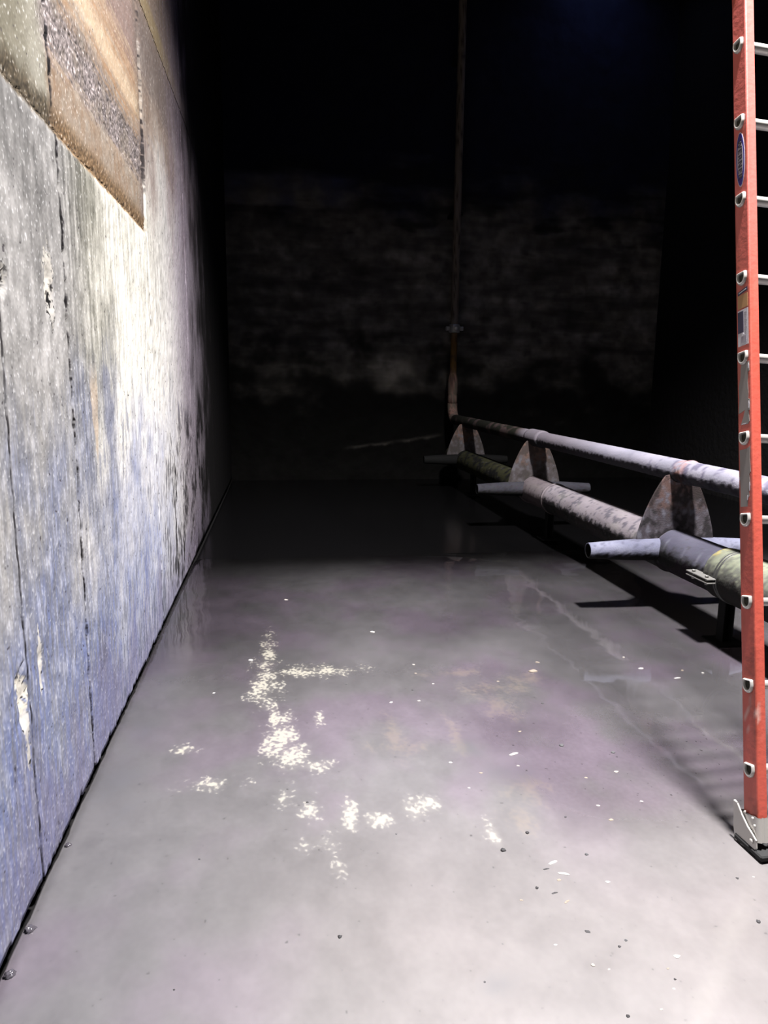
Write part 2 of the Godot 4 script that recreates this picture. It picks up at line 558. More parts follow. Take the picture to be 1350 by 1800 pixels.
func back_texture(w: int, h: int) -> Image:
	# the end wall, x -0.9..6.7, y 0..8.2
	var A := noise_bytes(w, h, 7.0, 9.0, 51, 4)
	var H := noise_bytes(w, h, 4.0, 22.0, 52, 5)
	var B := noise_bytes(w, h, 22.0, 22.0, 53, 4)
	var px := PackedByteArray()
	px.resize(w * h * 3)
	var k := 0
	for j in h:
		var y := 8.2 * (1.0 - (j + 0.5) / h)
		for i in w:
			var x := -0.9 + 7.6 * (i + 0.5) / w
			var a := A[k] / 255.0
			var hh := H[k] / 255.0
			var b := B[k] / 255.0
			var v := 0.035 + 0.06 * sst(1.2, 1.9, y)  # shade low on the wall put into the base tone
			# belt of faint bounce light put into the colour, with noise
			var belt := sst(1.3, 2.3, y + (a - 0.5) * 1.6) * sst(5.0, 3.9, y + (a - 0.5) * 0.8 + (hh - 0.5) * 1.2)
			v += 0.23 * belt * (0.45 + 1.1 * (hh - 0.15) * (0.4 + b))
			v += 0.10 * sst(1.4, 1.5, y) * sst(2.3, 1.9, y) * sst(1.55, 1.7, x) * sst(2.6, 2.4, x)
			var left := sst(4.35, 4.45, y) * sst(4.95, 4.8, y) * sst(1.6, 0.9, x)
			v += 0.11 * left * (0.5 + hh)
			v -= 0.07 * sst(0.60, 0.70, a * 0.5 + hh * 0.5) * belt
			v += 0.05 * (b - 0.5) * (0.3 + belt)
			var arc := y - (0.54 + 0.09 * (x - 1.24) + 0.03 * (x - 1.24) * (x - 1.24)) + (b - 0.5) * 0.05
			v += 0.20 * sst(0.05, 0.0, absf(arc)) * sst(1.0, 1.4, x) * sst(2.9, 2.6, x) * b
			var blue := sst(4.2, 5.4, y + (a - 0.5))  # blue glow high on the wall put into the colour
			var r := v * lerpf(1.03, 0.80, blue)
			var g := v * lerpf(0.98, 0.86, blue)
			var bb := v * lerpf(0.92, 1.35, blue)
			px[k * 3] = int(clampf(r, 0.0, 1.0) * 255.0)
			px[k * 3 + 1] = int(clampf(g, 0.0, 1.0) * 255.0)
			px[k * 3 + 2] = int(clampf(bb, 0.0, 1.0) * 255.0)
			k += 1
	return Image.create_from_data(w, h, false, Image.FORMAT_RGB8, px)


func mat(c: Color, rough := 0.8, metal := 0.0, spec := 0.5) -> StandardMaterial3D:
	var m := StandardMaterial3D.new()
	m.albedo_color = c
	m.roughness = rough
	m.metallic = metal
	m.metallic_specular = spec
	return m


func vmat(rough := 0.8, metal := 0.0, normal: Texture2D = null, scale := 4.0, amount := 0.5) -> StandardMaterial3D:
	var m := mat(Color(0.80, 0.80, 0.80), rough, metal)
	m.vertex_color_use_as_albedo = true
	if normal:
		m.normal_enabled = true
		m.normal_texture = normal
		m.normal_scale = amount
		m.uv1_triplanar = true
		m.uv1_scale = Vector3.ONE * scale
	return m


func lin(r: float, g: float, b: float) -> Color:
	return Color(r, g, b).srgb_to_linear()


# ------------------------------------------------------------------ scene
func _ready() -> void:
	# camera
	var cam := Camera3D.new()
	cam.name = "camera"
	cam.fov = 69.39
	cam.position = Vector3(0, 1.66, 0)
	cam.rotation_degrees = Vector3(-10.078, -8.079, 0.6)
	cam.near = 0.05
	cam.far = 60.0
	add_child(cam)
	cam.current = true
	# sky seen only through the open hatch
	var env := Environment.new()
	env.background_mode = Environment.BG_COLOR
	env.background_color = Color(0.56, 0.64, 0.88)
	env.background_energy_multiplier = 13.0
	env.tonemap_mode = Environment.TONE_MAPPER_LINEAR
	env.tonemap_exposure = 1.0
	env.sdfgi_enabled = true
	env.ssao_enabled = true
	env.ssil_enabled = true
	var we := WorldEnvironment.new()
	we.name = "environment"
	we.environment = env
	add_child(we)
	# unseen work lamp, set where the shadows put the overhead source
	var lamp := SpotLight3D.new()
	lamp.name = "key_lamp_light"
	lamp.position = LAMP
	lamp.rotation_degrees = Vector3(-90, 0, 0)
	lamp.light_color = Color(1.0, 0.985, 0.975)
	lamp.light_energy = 345.0
	lamp.light_size = 0.24
	lamp.spot_range = 30.0
	lamp.spot_attenuation = 2.0
	lamp.spot_angle = 65.5
	lamp.spot_angle_attenuation = 0.5
	lamp.shadow_enabled = true
	add_child(lamp)

	rng.seed = 20
	wob.seed = 5
	wob.frequency = 1.0
	wob.fractal_octaves = 4
	wob2.seed = 77
	wob2.frequency = 1.0
	wob2.fractal_octaves = 3
	materials()
	build_shell()
	build_floor()
	build_manifold()
	build_riser()
	build_ladder()
	build_lamp()
	build_debris()


func materials() -> void:
	var nm := bump_noise(7, 0.02, 512, 6.0)
	M.normal = nm
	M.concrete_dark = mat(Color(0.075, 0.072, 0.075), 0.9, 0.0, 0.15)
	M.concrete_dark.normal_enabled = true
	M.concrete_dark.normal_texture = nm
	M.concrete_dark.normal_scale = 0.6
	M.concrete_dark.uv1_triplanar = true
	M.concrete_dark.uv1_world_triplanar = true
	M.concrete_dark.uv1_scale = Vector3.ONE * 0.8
	M.pipe = vmat(0.82, 0.0, nm, 5.0, 0.55)
	M.steel_plate = vmat(0.7, 0.0, nm, 6.0, 0.7)
	M.steel_plate.albedo_color = BASE
	M.steel_plate.metallic_specular = 0.3
	M.pipe.metallic_specular = 0.2
	M.aluminium = mat(Color(0.66, 0.65, 0.635), 0.36, 0.35)
	M.aluminium_dull = mat(Color(0.47, 0.465, 0.455), 0.45, 0.3)
	M.band = mat(Color(0.20, 0.20, 0.20), 0.5, 0.3)
	M.black_rubber = mat(Color(0.045, 0.045, 0.05), 0.85)
	M.black_steel = mat(Color(0.06, 0.06, 0.063), 0.7, 0.0, 0.2)
	M.dark_inside = mat(Color(0.13, 0.125, 0.085), 0.9)


# ------------------------------------------------------------------ shell
func build_shell() -> void:
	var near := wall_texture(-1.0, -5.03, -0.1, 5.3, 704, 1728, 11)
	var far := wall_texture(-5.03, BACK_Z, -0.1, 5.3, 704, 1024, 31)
	var mats := []
	for im in [near, far]:
		var m := mat(BASE, 0.86, 0.0, 0.2)
		m.albedo_texture = ImageTexture.create_from_image(im[0])
		m.texture_repeat = false
		m.heightmap_enabled = true
		m.heightmap_texture = ImageTexture.create_from_image(im[1])
		m.heightmap_scale = 0.4
		mats.append(m)
	var wall := Node3D.new()
	wall.name = "wall_left"
	add_child(wall)
	tag(wall, "pale limewashed cast concrete wall on the left, rust-stained at the top and bluish at its foot", "wall", "", "structure")
	# core behind the panels
	part("wall_core", box(Vector3(0.3, TOP_Y + 0.5, FRONT_Z - BACK_Z + 0.6), Vector3(WALL_X - 0.15 - 0.07, TOP_Y / 2 - 0.05, (FRONT_Z + BACK_Z) / 2)), M.concrete_dark, wall)
	var cols := [FRONT_Z, 0.1, -1.64, -2.36, -3.085, -5.03, -7.0, -9.3, BACK_Z]
	var rows := [-0.012, 2.565, 3.92, TOP_Y]
	for c in cols.size() - 1:
		for r in rows.size() - 1:
			var za: float = cols[c]
			var zb: float = cols[c + 1]
			var isnear: bool = zb > -5.1
			var is_far: bool = zb < -7.1 or za > -0.5 or rows[r] > 3.0
			var us := edges(absf(zb - za), 0.035 if is_far else 0.016)
			var vs := edges(rows[r + 1] - rows[r], 0.05 if is_far else 0.018)
			var hair: bool = absf(zb + 2.36) < 0.01 or absf(za + 2.36) < 0.01
			var depth_u := 0.026
			var ledged: bool = za > -5.0
			var setback: float = [0.0, -0.010, -0.004][r] if ledged else 0.0
			var wide := absf(zb - za)
			var high: float = rows[r + 1] - rows[r]
			var row_i: int = r
			var yy0: float = rows[r]
			var place := func(i, j):
				var u: float = us[i]
				var v: float = vs[j]
				var z := za - u
				var y := yy0 + v
				var x := WALL_X + setback
				x += 0.004 * wob.get_noise_2d(z * 1.7, y * 1.3) + 0.0035 * wob2.get_noise_2d(z * 14.0, y * 11.0)
				# joints between the pours: broken, uneven edges
				var eu := minf(u, wide - u)
				var broken := wob2.get_noise_2d(z * 6.0 + 31.0, y * 9.0)
				var narrow: float = 0.35 if (hair and (eu == u) == (absf(za + 2.36) < 0.01)) else 1.0
				var wj := (0.012 + 0.018 * maxf(0.0, broken)) * narrow
				if eu < wj:
					x -= depth_u * (1.0 - eu / wj) * (0.55 + 1.6 * maxf(0.0, broken + 0.25))
				if row_i == 0 and not ledged and y < 0.006:
					x -= 0.05
				if row_i == 0 and ledged:
					# the foot is eaten away above the silt
					var foot := 0.004 + 0.006 * wob2.get_noise_1d(z * 4.0) + 0.006 * wob.get_noise_1d(z * 30.0)
					if y < foot:
						x -= 0.05
					var ev := high - v
					var wl := 0.030 + 0.02 * wob2.get_noise_2d(z * 9.0, 3.0)
					if ev < wl:
						x -= 0.012 * sst(wl, 0.0, ev) + 0.006 * absf(wob.get_noise_2d(z * 40.0, y * 40.0))
				if row_i == 1 and z > -5.03:
					if v < 0.07:
						x -= 0.010 * (1.0 - v / 0.07) * (0.5 + absf(wob2.get_noise_2d(z * 30.0, y * 30.0)) * 2.0)
					var band := sst(2.80, 2.88, y) * sst(3.10, 3.02, y) * sst(2.9, 3.1, -z)
					if band > 0.0:
						x += band * (0.010 * wob2.get_noise_2d(z * 26.0, y * 26.0) - 0.006)
				if row_i == 1 and high - v < 0.014:
					x -= 0.003
				# spalls
				for s in [[-2.30, 0.68, 0.05, 0.12, 0.020], [-2.49, 0.69, 0.03, 0.10, 0.012], [-2.40, 1.94, 0.05, 0.05, 0.025], [-2.86, 1.95, 0.06, 0.10, 0.016]]:
					var q := Vector2((z - s[0]) / s[2], (y - s[1]) / s[3]).length() + 0.5 * wob2.get_noise_2d(z * 25.0, y * 25.0)
					if q < 1.0:
						x -= s[4] * sst(1.0, 0.6, q) * (0.5 + 0.8 * absf(wob.get_noise_2d(z * 50.0, y * 50.0)))
				return Vector3(x, y, z)
			var z0 := -1.0 if isnear else -5.03
			var z1 := -5.03 if isnear else BACK_Z
			var uvf := func(p: Vector3): return Vector2((p.z - z0) / (z1 - z0), (5.3 - p.y) / 5.4)
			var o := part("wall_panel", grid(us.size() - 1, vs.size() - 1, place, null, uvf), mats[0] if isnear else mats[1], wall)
			o.cast_shadow = GeometryInstance3D.SHADOW_CASTING_SETTING_ON
	# other walls
	var bm := mat(Color.WHITE, 0.85, 0.0, 0.15)
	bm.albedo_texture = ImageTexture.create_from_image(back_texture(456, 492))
	bm.texture_repeat = false
	bm.normal_enabled = true
	bm.normal_texture = M.normal
	bm.normal_scale = 0.5
	var bw := grid(90, 96, func(i, j):
		var x: float = WALL_X - 0.1 + (RIGHT_X - WALL_X + 0.2) * i / 90.0
		var y: float = -0.1 + (TOP_Y + 0.1) * j / 96.0
		return Vector3(x, y, BACK_Z + 0.012 * wob.get_noise_2d(x * 3.0, y * 6.0)), null, func(p: Vector3): return Vector2((p.x + 0.9) / 7.6, 1.0 - p.y / 8.2))
	var back := struct("wall_back", bw, bm, "dark sludge-stained concrete end wall behind the pipes, with shade and a faint belt of light in its colour", "wall")
	part("wall_core", box(Vector3(RIGHT_X - WALL_X + 0.8, TOP_Y + 0.5, 0.3), Vector3((RIGHT_X + WALL_X) / 2, TOP_Y / 2, BACK_Z - 0.17)), M.concrete_dark, back)
	struct("wall_right", box(Vector3(0.3, TOP_Y + 0.5, FRONT_Z - BACK_Z + 0.6), Vector3(RIGHT_X + 0.15, TOP_Y / 2, (FRONT_Z + BACK_Z) / 2)), M.concrete_dark, "dark concrete side wall of the tank beyond the ladder and pipes", "wall")
	struct("wall_front", box(Vector3(RIGHT_X - WALL_X + 0.8, TOP_Y + 0.5, 0.3), Vector3((RIGHT_X + WALL_X) / 2, TOP_Y / 2, FRONT_Z + 0.15)), M.concrete_dark, "dark concrete wall of the tank behind the viewer", "wall")
	# roof slab with the access hatch the ladder leaves through
	var hx := Vector2(0.9, 2.9)
	var hz := Vector2(-5.0, -3.2)
	var vx := Vector2(4.7, 5.6)  # vent added, unseen, for the blue glow on the end wall
	var vz := Vector2(-12.3, -11.5)
	var t := 0.35
	var y := TOP_Y + t / 2
	var x0 := WALL_X - 0.4
	var x1 := RIGHT_X + 0.4
	var zf := FRONT_Z + 0.4
	var zb2 := BACK_Z - 0.4
	struct("ceiling", join([
		[box(Vector3(hx.x - x0, t, zf - zb2), Vector3((hx.x + x0) / 2, y, (zf + zb2) / 2))],
		[box(Vector3(vx.x - hx.y, t, zf - zb2), Vector3((vx.x + hx.y) / 2, y, (zf + zb2) / 2))],
		[box(Vector3(x1 - vx.y, t, zf - zb2), Vector3((x1 + vx.y) / 2, y, (zf + zb2) / 2))],
		[box(Vector3(vx.y - vx.x, t, zf - vz.y), Vector3((vx.x + vx.y) / 2, y, (zf + vz.y) / 2))],
		[box(Vector3(vx.y - vx.x, t, vz.x - zb2), Vector3((vx.x + vx.y) / 2, y, (vz.x + zb2) / 2))],
		[box(Vector3(hx.y - hx.x, t, zf - hz.y), Vector3((hx.x + hx.y) / 2, y, (zf + hz.y) / 2))],
		[box(Vector3(hx.y - hx.x, t, hz.x - zb2), Vector3((hx.x + hx.y) / 2, y, (hz.x + zb2) / 2))]]), M.concrete_dark, "concrete roof slab of the tank with an access hatch and a small vent added for a blue glow", "ceiling")
	var w := 0.1
	struct("trim_1", join([
		[box(Vector3(w, 0.25, hz.y - hz.x + 2 * w), Vector3(hx.x - w / 2, TOP_Y + t + 0.12, (hz.x + hz.y) / 2))],
		[box(Vector3(w, 0.25, hz.y - hz.x + 2 * w), Vector3(hx.y + w / 2, TOP_Y + t + 0.12, (hz.x + hz.y) / 2))],
		[box(Vector3(hx.y - hx.x, 0.25, w), Vector3((hx.x + hx.y) / 2, TOP_Y + t + 0.12, hz.y + w / 2))],
		[box(Vector3(hx.y - hx.x, 0.25, w), Vector3((hx.x + hx.y) / 2, TOP_Y + t + 0.12, hz.x - w / 2))]]), M.black_steel, "dark steel curb round the access hatch in the roof", "trim")


# Positions from 0 to length, close together at both ends so that joints can be cut.
func edges(length: float, step: float) -> PackedFloat32Array:
	var a := PackedFloat32Array([0.0, 0.004, 0.009, 0.014, 0.020])
	var n := maxi(2, int((length - 0.040) / step))
	for k in range(1, n):
		a.append(0.020 + (length - 0.040) * k / n)
	for e in [0.020, 0.014, 0.009, 0.004, 0.0]:
		a.append(length - e)
	return a


# ------------------------------------------------------------------ floor
func floor_y(x: float, z: float) -> float:
	var d := -z
	var y := 0.006 * wob.get_noise_2d(x * 0.45, z * 0.35) + 0.0012 * wob2.get_noise_2d(x * 5.0, z * 4.0)
	y -= 0.05 * sst(6.5, 7.6, d)
	# silt shrinks from the wall: a low lip, then the crevice
	return y - 0.004


func build_floor() -> void:
	var im := floor_texture(1280, 1408)
	var m := mat(Color(0.62, 0.615, 0.62), 1.0, 0.0, 0.75)
	m.albedo_texture = ImageTexture.create_from_image(im[0])
	m.roughness_texture = ImageTexture.create_from_image(im[1])
	m.roughness_texture_channel = BaseMaterial3D.TEXTURE_CHANNEL_RED
	m.texture_repeat = false
	var xs := PackedFloat32Array([0.0, 0.0, 0.004, 0.010, 0.02, 0.035])
	for k in range(1, 150):
		xs.append(0.035 + (RIGHT_X - WALL_X - 0.035) * pow(k / 149.0, 1.25))
	var zs := PackedFloat32Array()
	for k in 421:
		zs.append(FRONT_Z - (FRONT_Z - BACK_Z) * k / 420.0)
	var place := func(i, j):
		var z: float = zs[j]
		var gap: float = 0.006 + 0.006 * wob2.get_noise_1d(z * 3.0) + 0.008 * maxf(0.0, wob2.get_noise_1d(z * 16.0 + 40.0))
		var x: float = WALL_X + maxf(0.003, gap) * sst(0.6, 0.0, xs[i]) + xs[i]
		if i == 0:
			return Vector3(x, -0.09, z)
		return Vector3(x, floor_y(x, z) - 0.006 * sst(0.03, 0.0, xs[i]), z)
	var uvf := func(p: Vector3): return Vector2((p.x + 0.85) / 5.2, (-p.z - 1.0) / 6.6)
	var f := struct("floor", grid(xs.size() - 1, zs.size() - 1, place, null, uvf), m, "damp grey silt floor with pale lime marks, parted from the left wall by a dark crevice", "floor")
	part("floor_slab", box(Vector3(RIGHT_X - WALL_X + 0.8, 0.3, FRONT_Z - BACK_Z + 0.8), Vector3((RIGHT_X + WALL_X) / 2, -0.25, (FRONT_Z + BACK_Z) / 2)), M.concrete_dark, f)
	# black sheet added for the dark beyond the lit floor
	var shade_sheet := mat(Color(0.03, 0.029, 0.032), 0.16, 0.0, 0.28)
	var sheet_shape := func(i, j):
		var x: float = WALL_X + 0.012 + (RIGHT_X - WALL_X - 0.012) * i / 200.0
		var zs0: float = -6.72 + 0.03 * x - 0.10 * wob.get_noise_1d(x * 1.4) - 0.05 * wob2.get_noise_1d(x * 7.0)
		return Vector3(x, -0.026, lerpf(zs0, BACK_Z + 0.01, j / 4.0))
	var o := part("added_dark_sheet", grid(200, 4, sheet_shape), shade_sheet, self)
	tag(o, "black sheet added over the far end of the floor for the shade below the end wall", "shade_sheet")


# ------------------------------------------------------------------ pipe manifold
func blot(p: Vector3, sc: float, lo: float, hi: float) -> float:
	return sst(lo, hi, wob2.get_noise_3d(p.x * sc, p.y * sc, p.z * sc))


func lower_color(p: Vector3) -> Color:
	var d := -p.z
	var n := wob.get_noise_3d(p.x * 4.0, p.y * 4.0, p.z * 2.0)
	var n2 := wob2.get_noise_3d(p.x * 18.0, p.y * 18.0, p.z * 18.0)
	var ang := atan2(p.y - PIPE_Y, PIPE_X - p.x)
	# lime dust on the top, washed patches
	var dust := lin(0.57 + 0.06 * n, 0.54 + 0.06 * n, 0.565 + 0.06 * n)
	var bare := lin(0.36, 0.35, 0.39)
	var c := dust.lerp(bare, blot(p, 9.0, 0.20, 0.28) * 0.8)
	c = c.lerp(lin(0.60, 0.59, 0.56), sst(0.1, 0.5, n) * 0.4)
	if d < 4.97:                        # the cleaner, darker spool before the clamp
		c = lin(0.34 + 0.06 * n, 0.335 + 0.06 * n, 0.39 + 0.06 * n)
		var drip := sst(0.20, 0.42, wob2.get_noise_2d(p.z * 26.0, 2.0)) * sst(0.95, 0.45, ang + 0.4 * n2)
		c = c.lerp(lin(0.55, 0.55, 0.60), drip * 0.7)
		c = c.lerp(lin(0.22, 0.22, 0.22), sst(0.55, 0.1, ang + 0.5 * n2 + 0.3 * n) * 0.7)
	# shade under the belly put into the colour, with a ragged edge
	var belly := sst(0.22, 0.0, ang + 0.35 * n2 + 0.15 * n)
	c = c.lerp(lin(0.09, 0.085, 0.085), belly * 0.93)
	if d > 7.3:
		c = c.lerp(lin(0.40, 0.36, 0.37), sst(6.6, 7.8, d) * 0.75)  # fading light put into the colour
	if d > 8.1:                          # beyond the second cradle the lost light is put into the colour
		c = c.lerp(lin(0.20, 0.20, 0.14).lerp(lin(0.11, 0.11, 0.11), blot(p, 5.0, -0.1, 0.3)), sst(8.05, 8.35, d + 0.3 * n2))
	return c.lerp(lin(0.30, 0.29, 0.30), blot(p, 24.0, 0.42, 0.5) * 0.6)


func upper_color(p: Vector3) -> Color:
	var d := -p.z
	var n := wob.get_noise_3d(p.x * 4.0, p.y * 4.0, p.z * 2.0 + 9.0)
	var n2 := wob2.get_noise_3d(p.x * 20.0, p.y * 20.0, p.z * 20.0)
	var ang := atan2(p.y - UP_Y, PIPE_X - p.x)
	var c := lin(0.60 + 0.07 * n, 0.59 + 0.06 * n, 0.645 + 0.06 * n)
	var wash := sst(0.10, 0.24, wob2.get_noise_3d(p.x * 6.0, p.y * 6.0 + p.z * 5.0, p.z * 9.0))
	c = c.lerp(lin(0.36, 0.34, 0.43), wash * 0.75 * sst(6.0, 4.7, d))
	c = c.lerp(lin(0.42, 0.385, 0.41), sst(5.8, 7.4, d) * 0.75)  # light fading with distance, put into the colour
	c = c.lerp(lin(0.66, 0.40, 0.26), sst(0.09, 0.02, absf(d - 4.86)) * sst(-0.1, 0.35, n2 + 0.2) * 0.6)
	c = c.lerp(lin(0.09, 0.085, 0.09), sst(0.05, -0.2, ang + 0.4 * n2) * 0.9)  # shaded underside put into the colour
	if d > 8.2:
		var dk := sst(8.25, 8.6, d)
		c = c.lerp(lin(0.14, 0.14, 0.13).lerp(lin(0.28, 0.24, 0.23), blot(p, 3.2, 0.0, 0.25)), dk)  # far stretch darkened in the colour for the lost light
	return c


func ring_range(a: float, b: float, step: float, r: float) -> Array:
	var out := []
	var n := maxi(1, int(absf(b - a) / step))
	for k in n + 1:
		out.append([lerpf(a, b, float(k) / n), r])
	return out


func pcol(f: Callable) -> Callable:
	return func(_i, _j, p: Vector3): return f.call(p)


func build_manifold() -> void:
	var pm := thing("pipe_manifold", "welded twin pipe manifold with curved cradle plates and stub nozzles, low on the right", "pipe manifold")
	var O := Vector3(PIPE_X, PIPE_Y, 0)
	var rough := func(a: float, t: float): return 1.0 + 0.010 * wob2.get_noise_2d(a * 3.0, t * 8.0) + 0.008 * wob.get_noise_2d(cos(a) * 4.0, t * 2.0)
	var lc := pcol(lower_color)
	var B := Vector3(0, 0, -1)
	# spools of the large pipe, each with its own bore
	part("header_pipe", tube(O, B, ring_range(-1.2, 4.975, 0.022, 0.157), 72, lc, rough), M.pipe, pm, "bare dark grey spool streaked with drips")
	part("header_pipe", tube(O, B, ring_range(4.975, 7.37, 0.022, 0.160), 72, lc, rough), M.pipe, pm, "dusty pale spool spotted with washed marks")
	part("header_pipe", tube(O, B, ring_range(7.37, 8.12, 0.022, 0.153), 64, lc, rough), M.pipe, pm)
	part("header_pipe", tube(O, B, ring_range(8.12, 12.0, 0.03, 0.157), 64, lc, rough), M.pipe, pm, "dark olive spool with its shade put into the colour")
	# weld beads and the collar step
	for z in [4.98, 8.10, 11.25]:
		part("weld_bead", tube(O, B, [[z - 0.010, 0.154], [z - 0.006, 0.165], [z, 0.168], [z + 0.006, 0.165], [z + 0.010, 0.154]], 64, lc, func(a: float, t: float): return 1.0 + 0.006 * wob2.get_noise_2d(a * 20.0, t)), M.pipe, pm)
	part("collar", tube(O, B, [[7.33, 0.158], [7.335, 0.166], [7.365, 0.167], [7.372, 0.152]], 64, lc), M.pipe, pm)
	# upper pipe
	var U := Vector3(PIPE_X, UP_Y, 0)
	var uc := pcol(upper_color)
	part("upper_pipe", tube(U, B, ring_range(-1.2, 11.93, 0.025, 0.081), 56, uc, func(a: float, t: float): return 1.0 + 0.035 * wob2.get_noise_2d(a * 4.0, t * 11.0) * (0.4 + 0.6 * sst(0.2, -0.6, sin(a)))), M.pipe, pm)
	part("coupling", tube(U, B, [[7.80, 0.080], [7.81, 0.094], [7.86, 0.096], [8.16, 0.095], [8.21, 0.092], [8.22, 0.080]], 48, uc), M.pipe, pm, "sleeve coupling on the upper pipe")
	part("weld_bead", tube(U, B, [[4.80, 0.080], [4.815, 0.089], [4.83, 0.091], [4.85, 0.089], [4.87, 0.080]], 48, uc, func(a: float, t: float): return 1.0 + 0.02 * wob2.get_noise_2d(a * 9.0, t)), M.pipe, pm, "rusty weld")
	# cradle plates and the nozzles on both sides
	var plate_mesh := cradle()
	var noz := nozzle()
	for z in [-1.87, -4.97, -8.05, -11.2]:
		var o := part("cradle_plate", tint(plate_mesh, Vector3(PIPE_X, 0, z)), M.steel_plate, pm)
		o.position = Vector3(PIPE_X, 0, z)
		for s in [1, -1]:
			var q := part("nozzle", tint_nozzle(noz, z, s), M.pipe, pm)
			q.position = Vector3(PIPE_X, 0.462, z)
			q.rotation.y = 0.0 if s == 1 else PI
	# posts that carry it
	for z in [-1.2, -4.27, -7.5, -10.7]:
		var leg := part("support_leg", join([
			[box(Vector3(0.075, 0.32, 0.008), Vector3(PIPE_X, 0.16, z - 0.034), 0.001)],
			[box(Vector3(0.008, 0.32, 0.068), Vector3(PIPE_X - 0.033, 0.16, z), 0.001)],
			[box(Vector3(0.008, 0.32, 0.068), Vector3(PIPE_X + 0.033, 0.16, z), 0.001)]]), M.black_steel, pm)
		part("base_plate", box(Vector3(0.2, 0.014, 0.2), Vector3(PIPE_X, 0.0, z)), M.black_steel, leg)
	# repair clamp round the near spool
	var cc := func(_i, _j, p: Vector3):
		var n := wob.get_noise_3d(p.x * 6.0, p.y * 6.0, p.z * 6.0)
		var n2 := wob2.get_noise_3d(p.x * 20.0, p.y * 20.0, p.z * 20.0)
		var ang := atan2(p.y - PIPE_Y, PIPE_X - p.x)
		var c := lin(0.50 + 0.08 * n, 0.515 + 0.08 * n, 0.45 + 0.06 * n)
		c = c.lerp(lin(0.32, 0.32, 0.32), sst(0.0, 0.3, wob2.get_noise_3d(p.x * 9.0, p.y * 7.0, p.z * 22.0)) * 0.6)
		c = c.lerp(lin(0.80, 0.70, 0.30), sst(0.08, 0.0, absf(p.z + 4.32)) * sst(0.75, 1.0, ang) * sst(0.0, 0.3, n2 + 0.2) * 0.8)
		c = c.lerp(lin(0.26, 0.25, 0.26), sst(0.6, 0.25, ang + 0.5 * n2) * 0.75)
		return c.lerp(lin(0.13, 0.12, 0.12), sst(0.2, -0.05, ang + 0.4 * n2) * 0.9)  # underside shade put into the colour
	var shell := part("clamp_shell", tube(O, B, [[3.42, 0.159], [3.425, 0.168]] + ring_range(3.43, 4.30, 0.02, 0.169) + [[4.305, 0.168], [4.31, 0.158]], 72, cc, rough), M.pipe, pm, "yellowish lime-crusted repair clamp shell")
	for z in [4.16, 4.185]:
		part("clamp_band", tube(O, B, [[z - 0.008, 0.167], [z - 0.006, 0.172], [z, 0.1735], [z + 0.006, 0.172], [z + 0.008, 0.167]], 64), M.band, shell)
	for y in [0.452, 0.428]:
		var tab := part("clamp_tab", box(Vector3(0.085, 0.008, 0.25), Vector3(PIPE_X - 0.185, y, -4.28), 0.002), M.aluminium_dull, shell, "flat bolted clamp flange")
		tab.rotation.z = 0.0
	for z in [-4.2, -4.35]:
		part("bolt", tube(Vector3(PIPE_X - 0.205, 0.41, z), Vector3.UP, [[0.0, 0.0], [0.0, 0.012], [0.012, 0.012], [0.012, 0.007], [0.05, 0.007], [0.05, 0.013], [0.06, 0.012], [0.061, 0.0]], 6), M.aluminium_dull, shell)


func cradle() -> ArrayMesh:
	var half := [[0.108, 1.005], [0.13, 0.975], [0.150, 0.945], [0.184, 0.885], [0.214, 0.82], [0.243, 0.75], [0.268, 0.68], [0.288, 0.61], [0.301, 0.55], [0.303, 0.525], [0.292, 0.508], [0.262, 0.500], [0.215, 0.497], [0.15, 0.492]]
	var o := PackedVector2Array()
	for k in range(half.size() - 1, -1, -1):
		o.append(Vector2(-half[k][0], half[k][1]))
	for k in 13:                          # hollow under the upper pipe
		var a := deg_to_rad(lerpf(200.0, 340.0, k / 12.0))
		o.append(Vector2(0.084 * cos(a), UP_Y + 0.084 * sin(a)))
	for h in half:
		o.append(Vector2(h[0], h[1]))
	return plate(o, 0.014, 0.003)


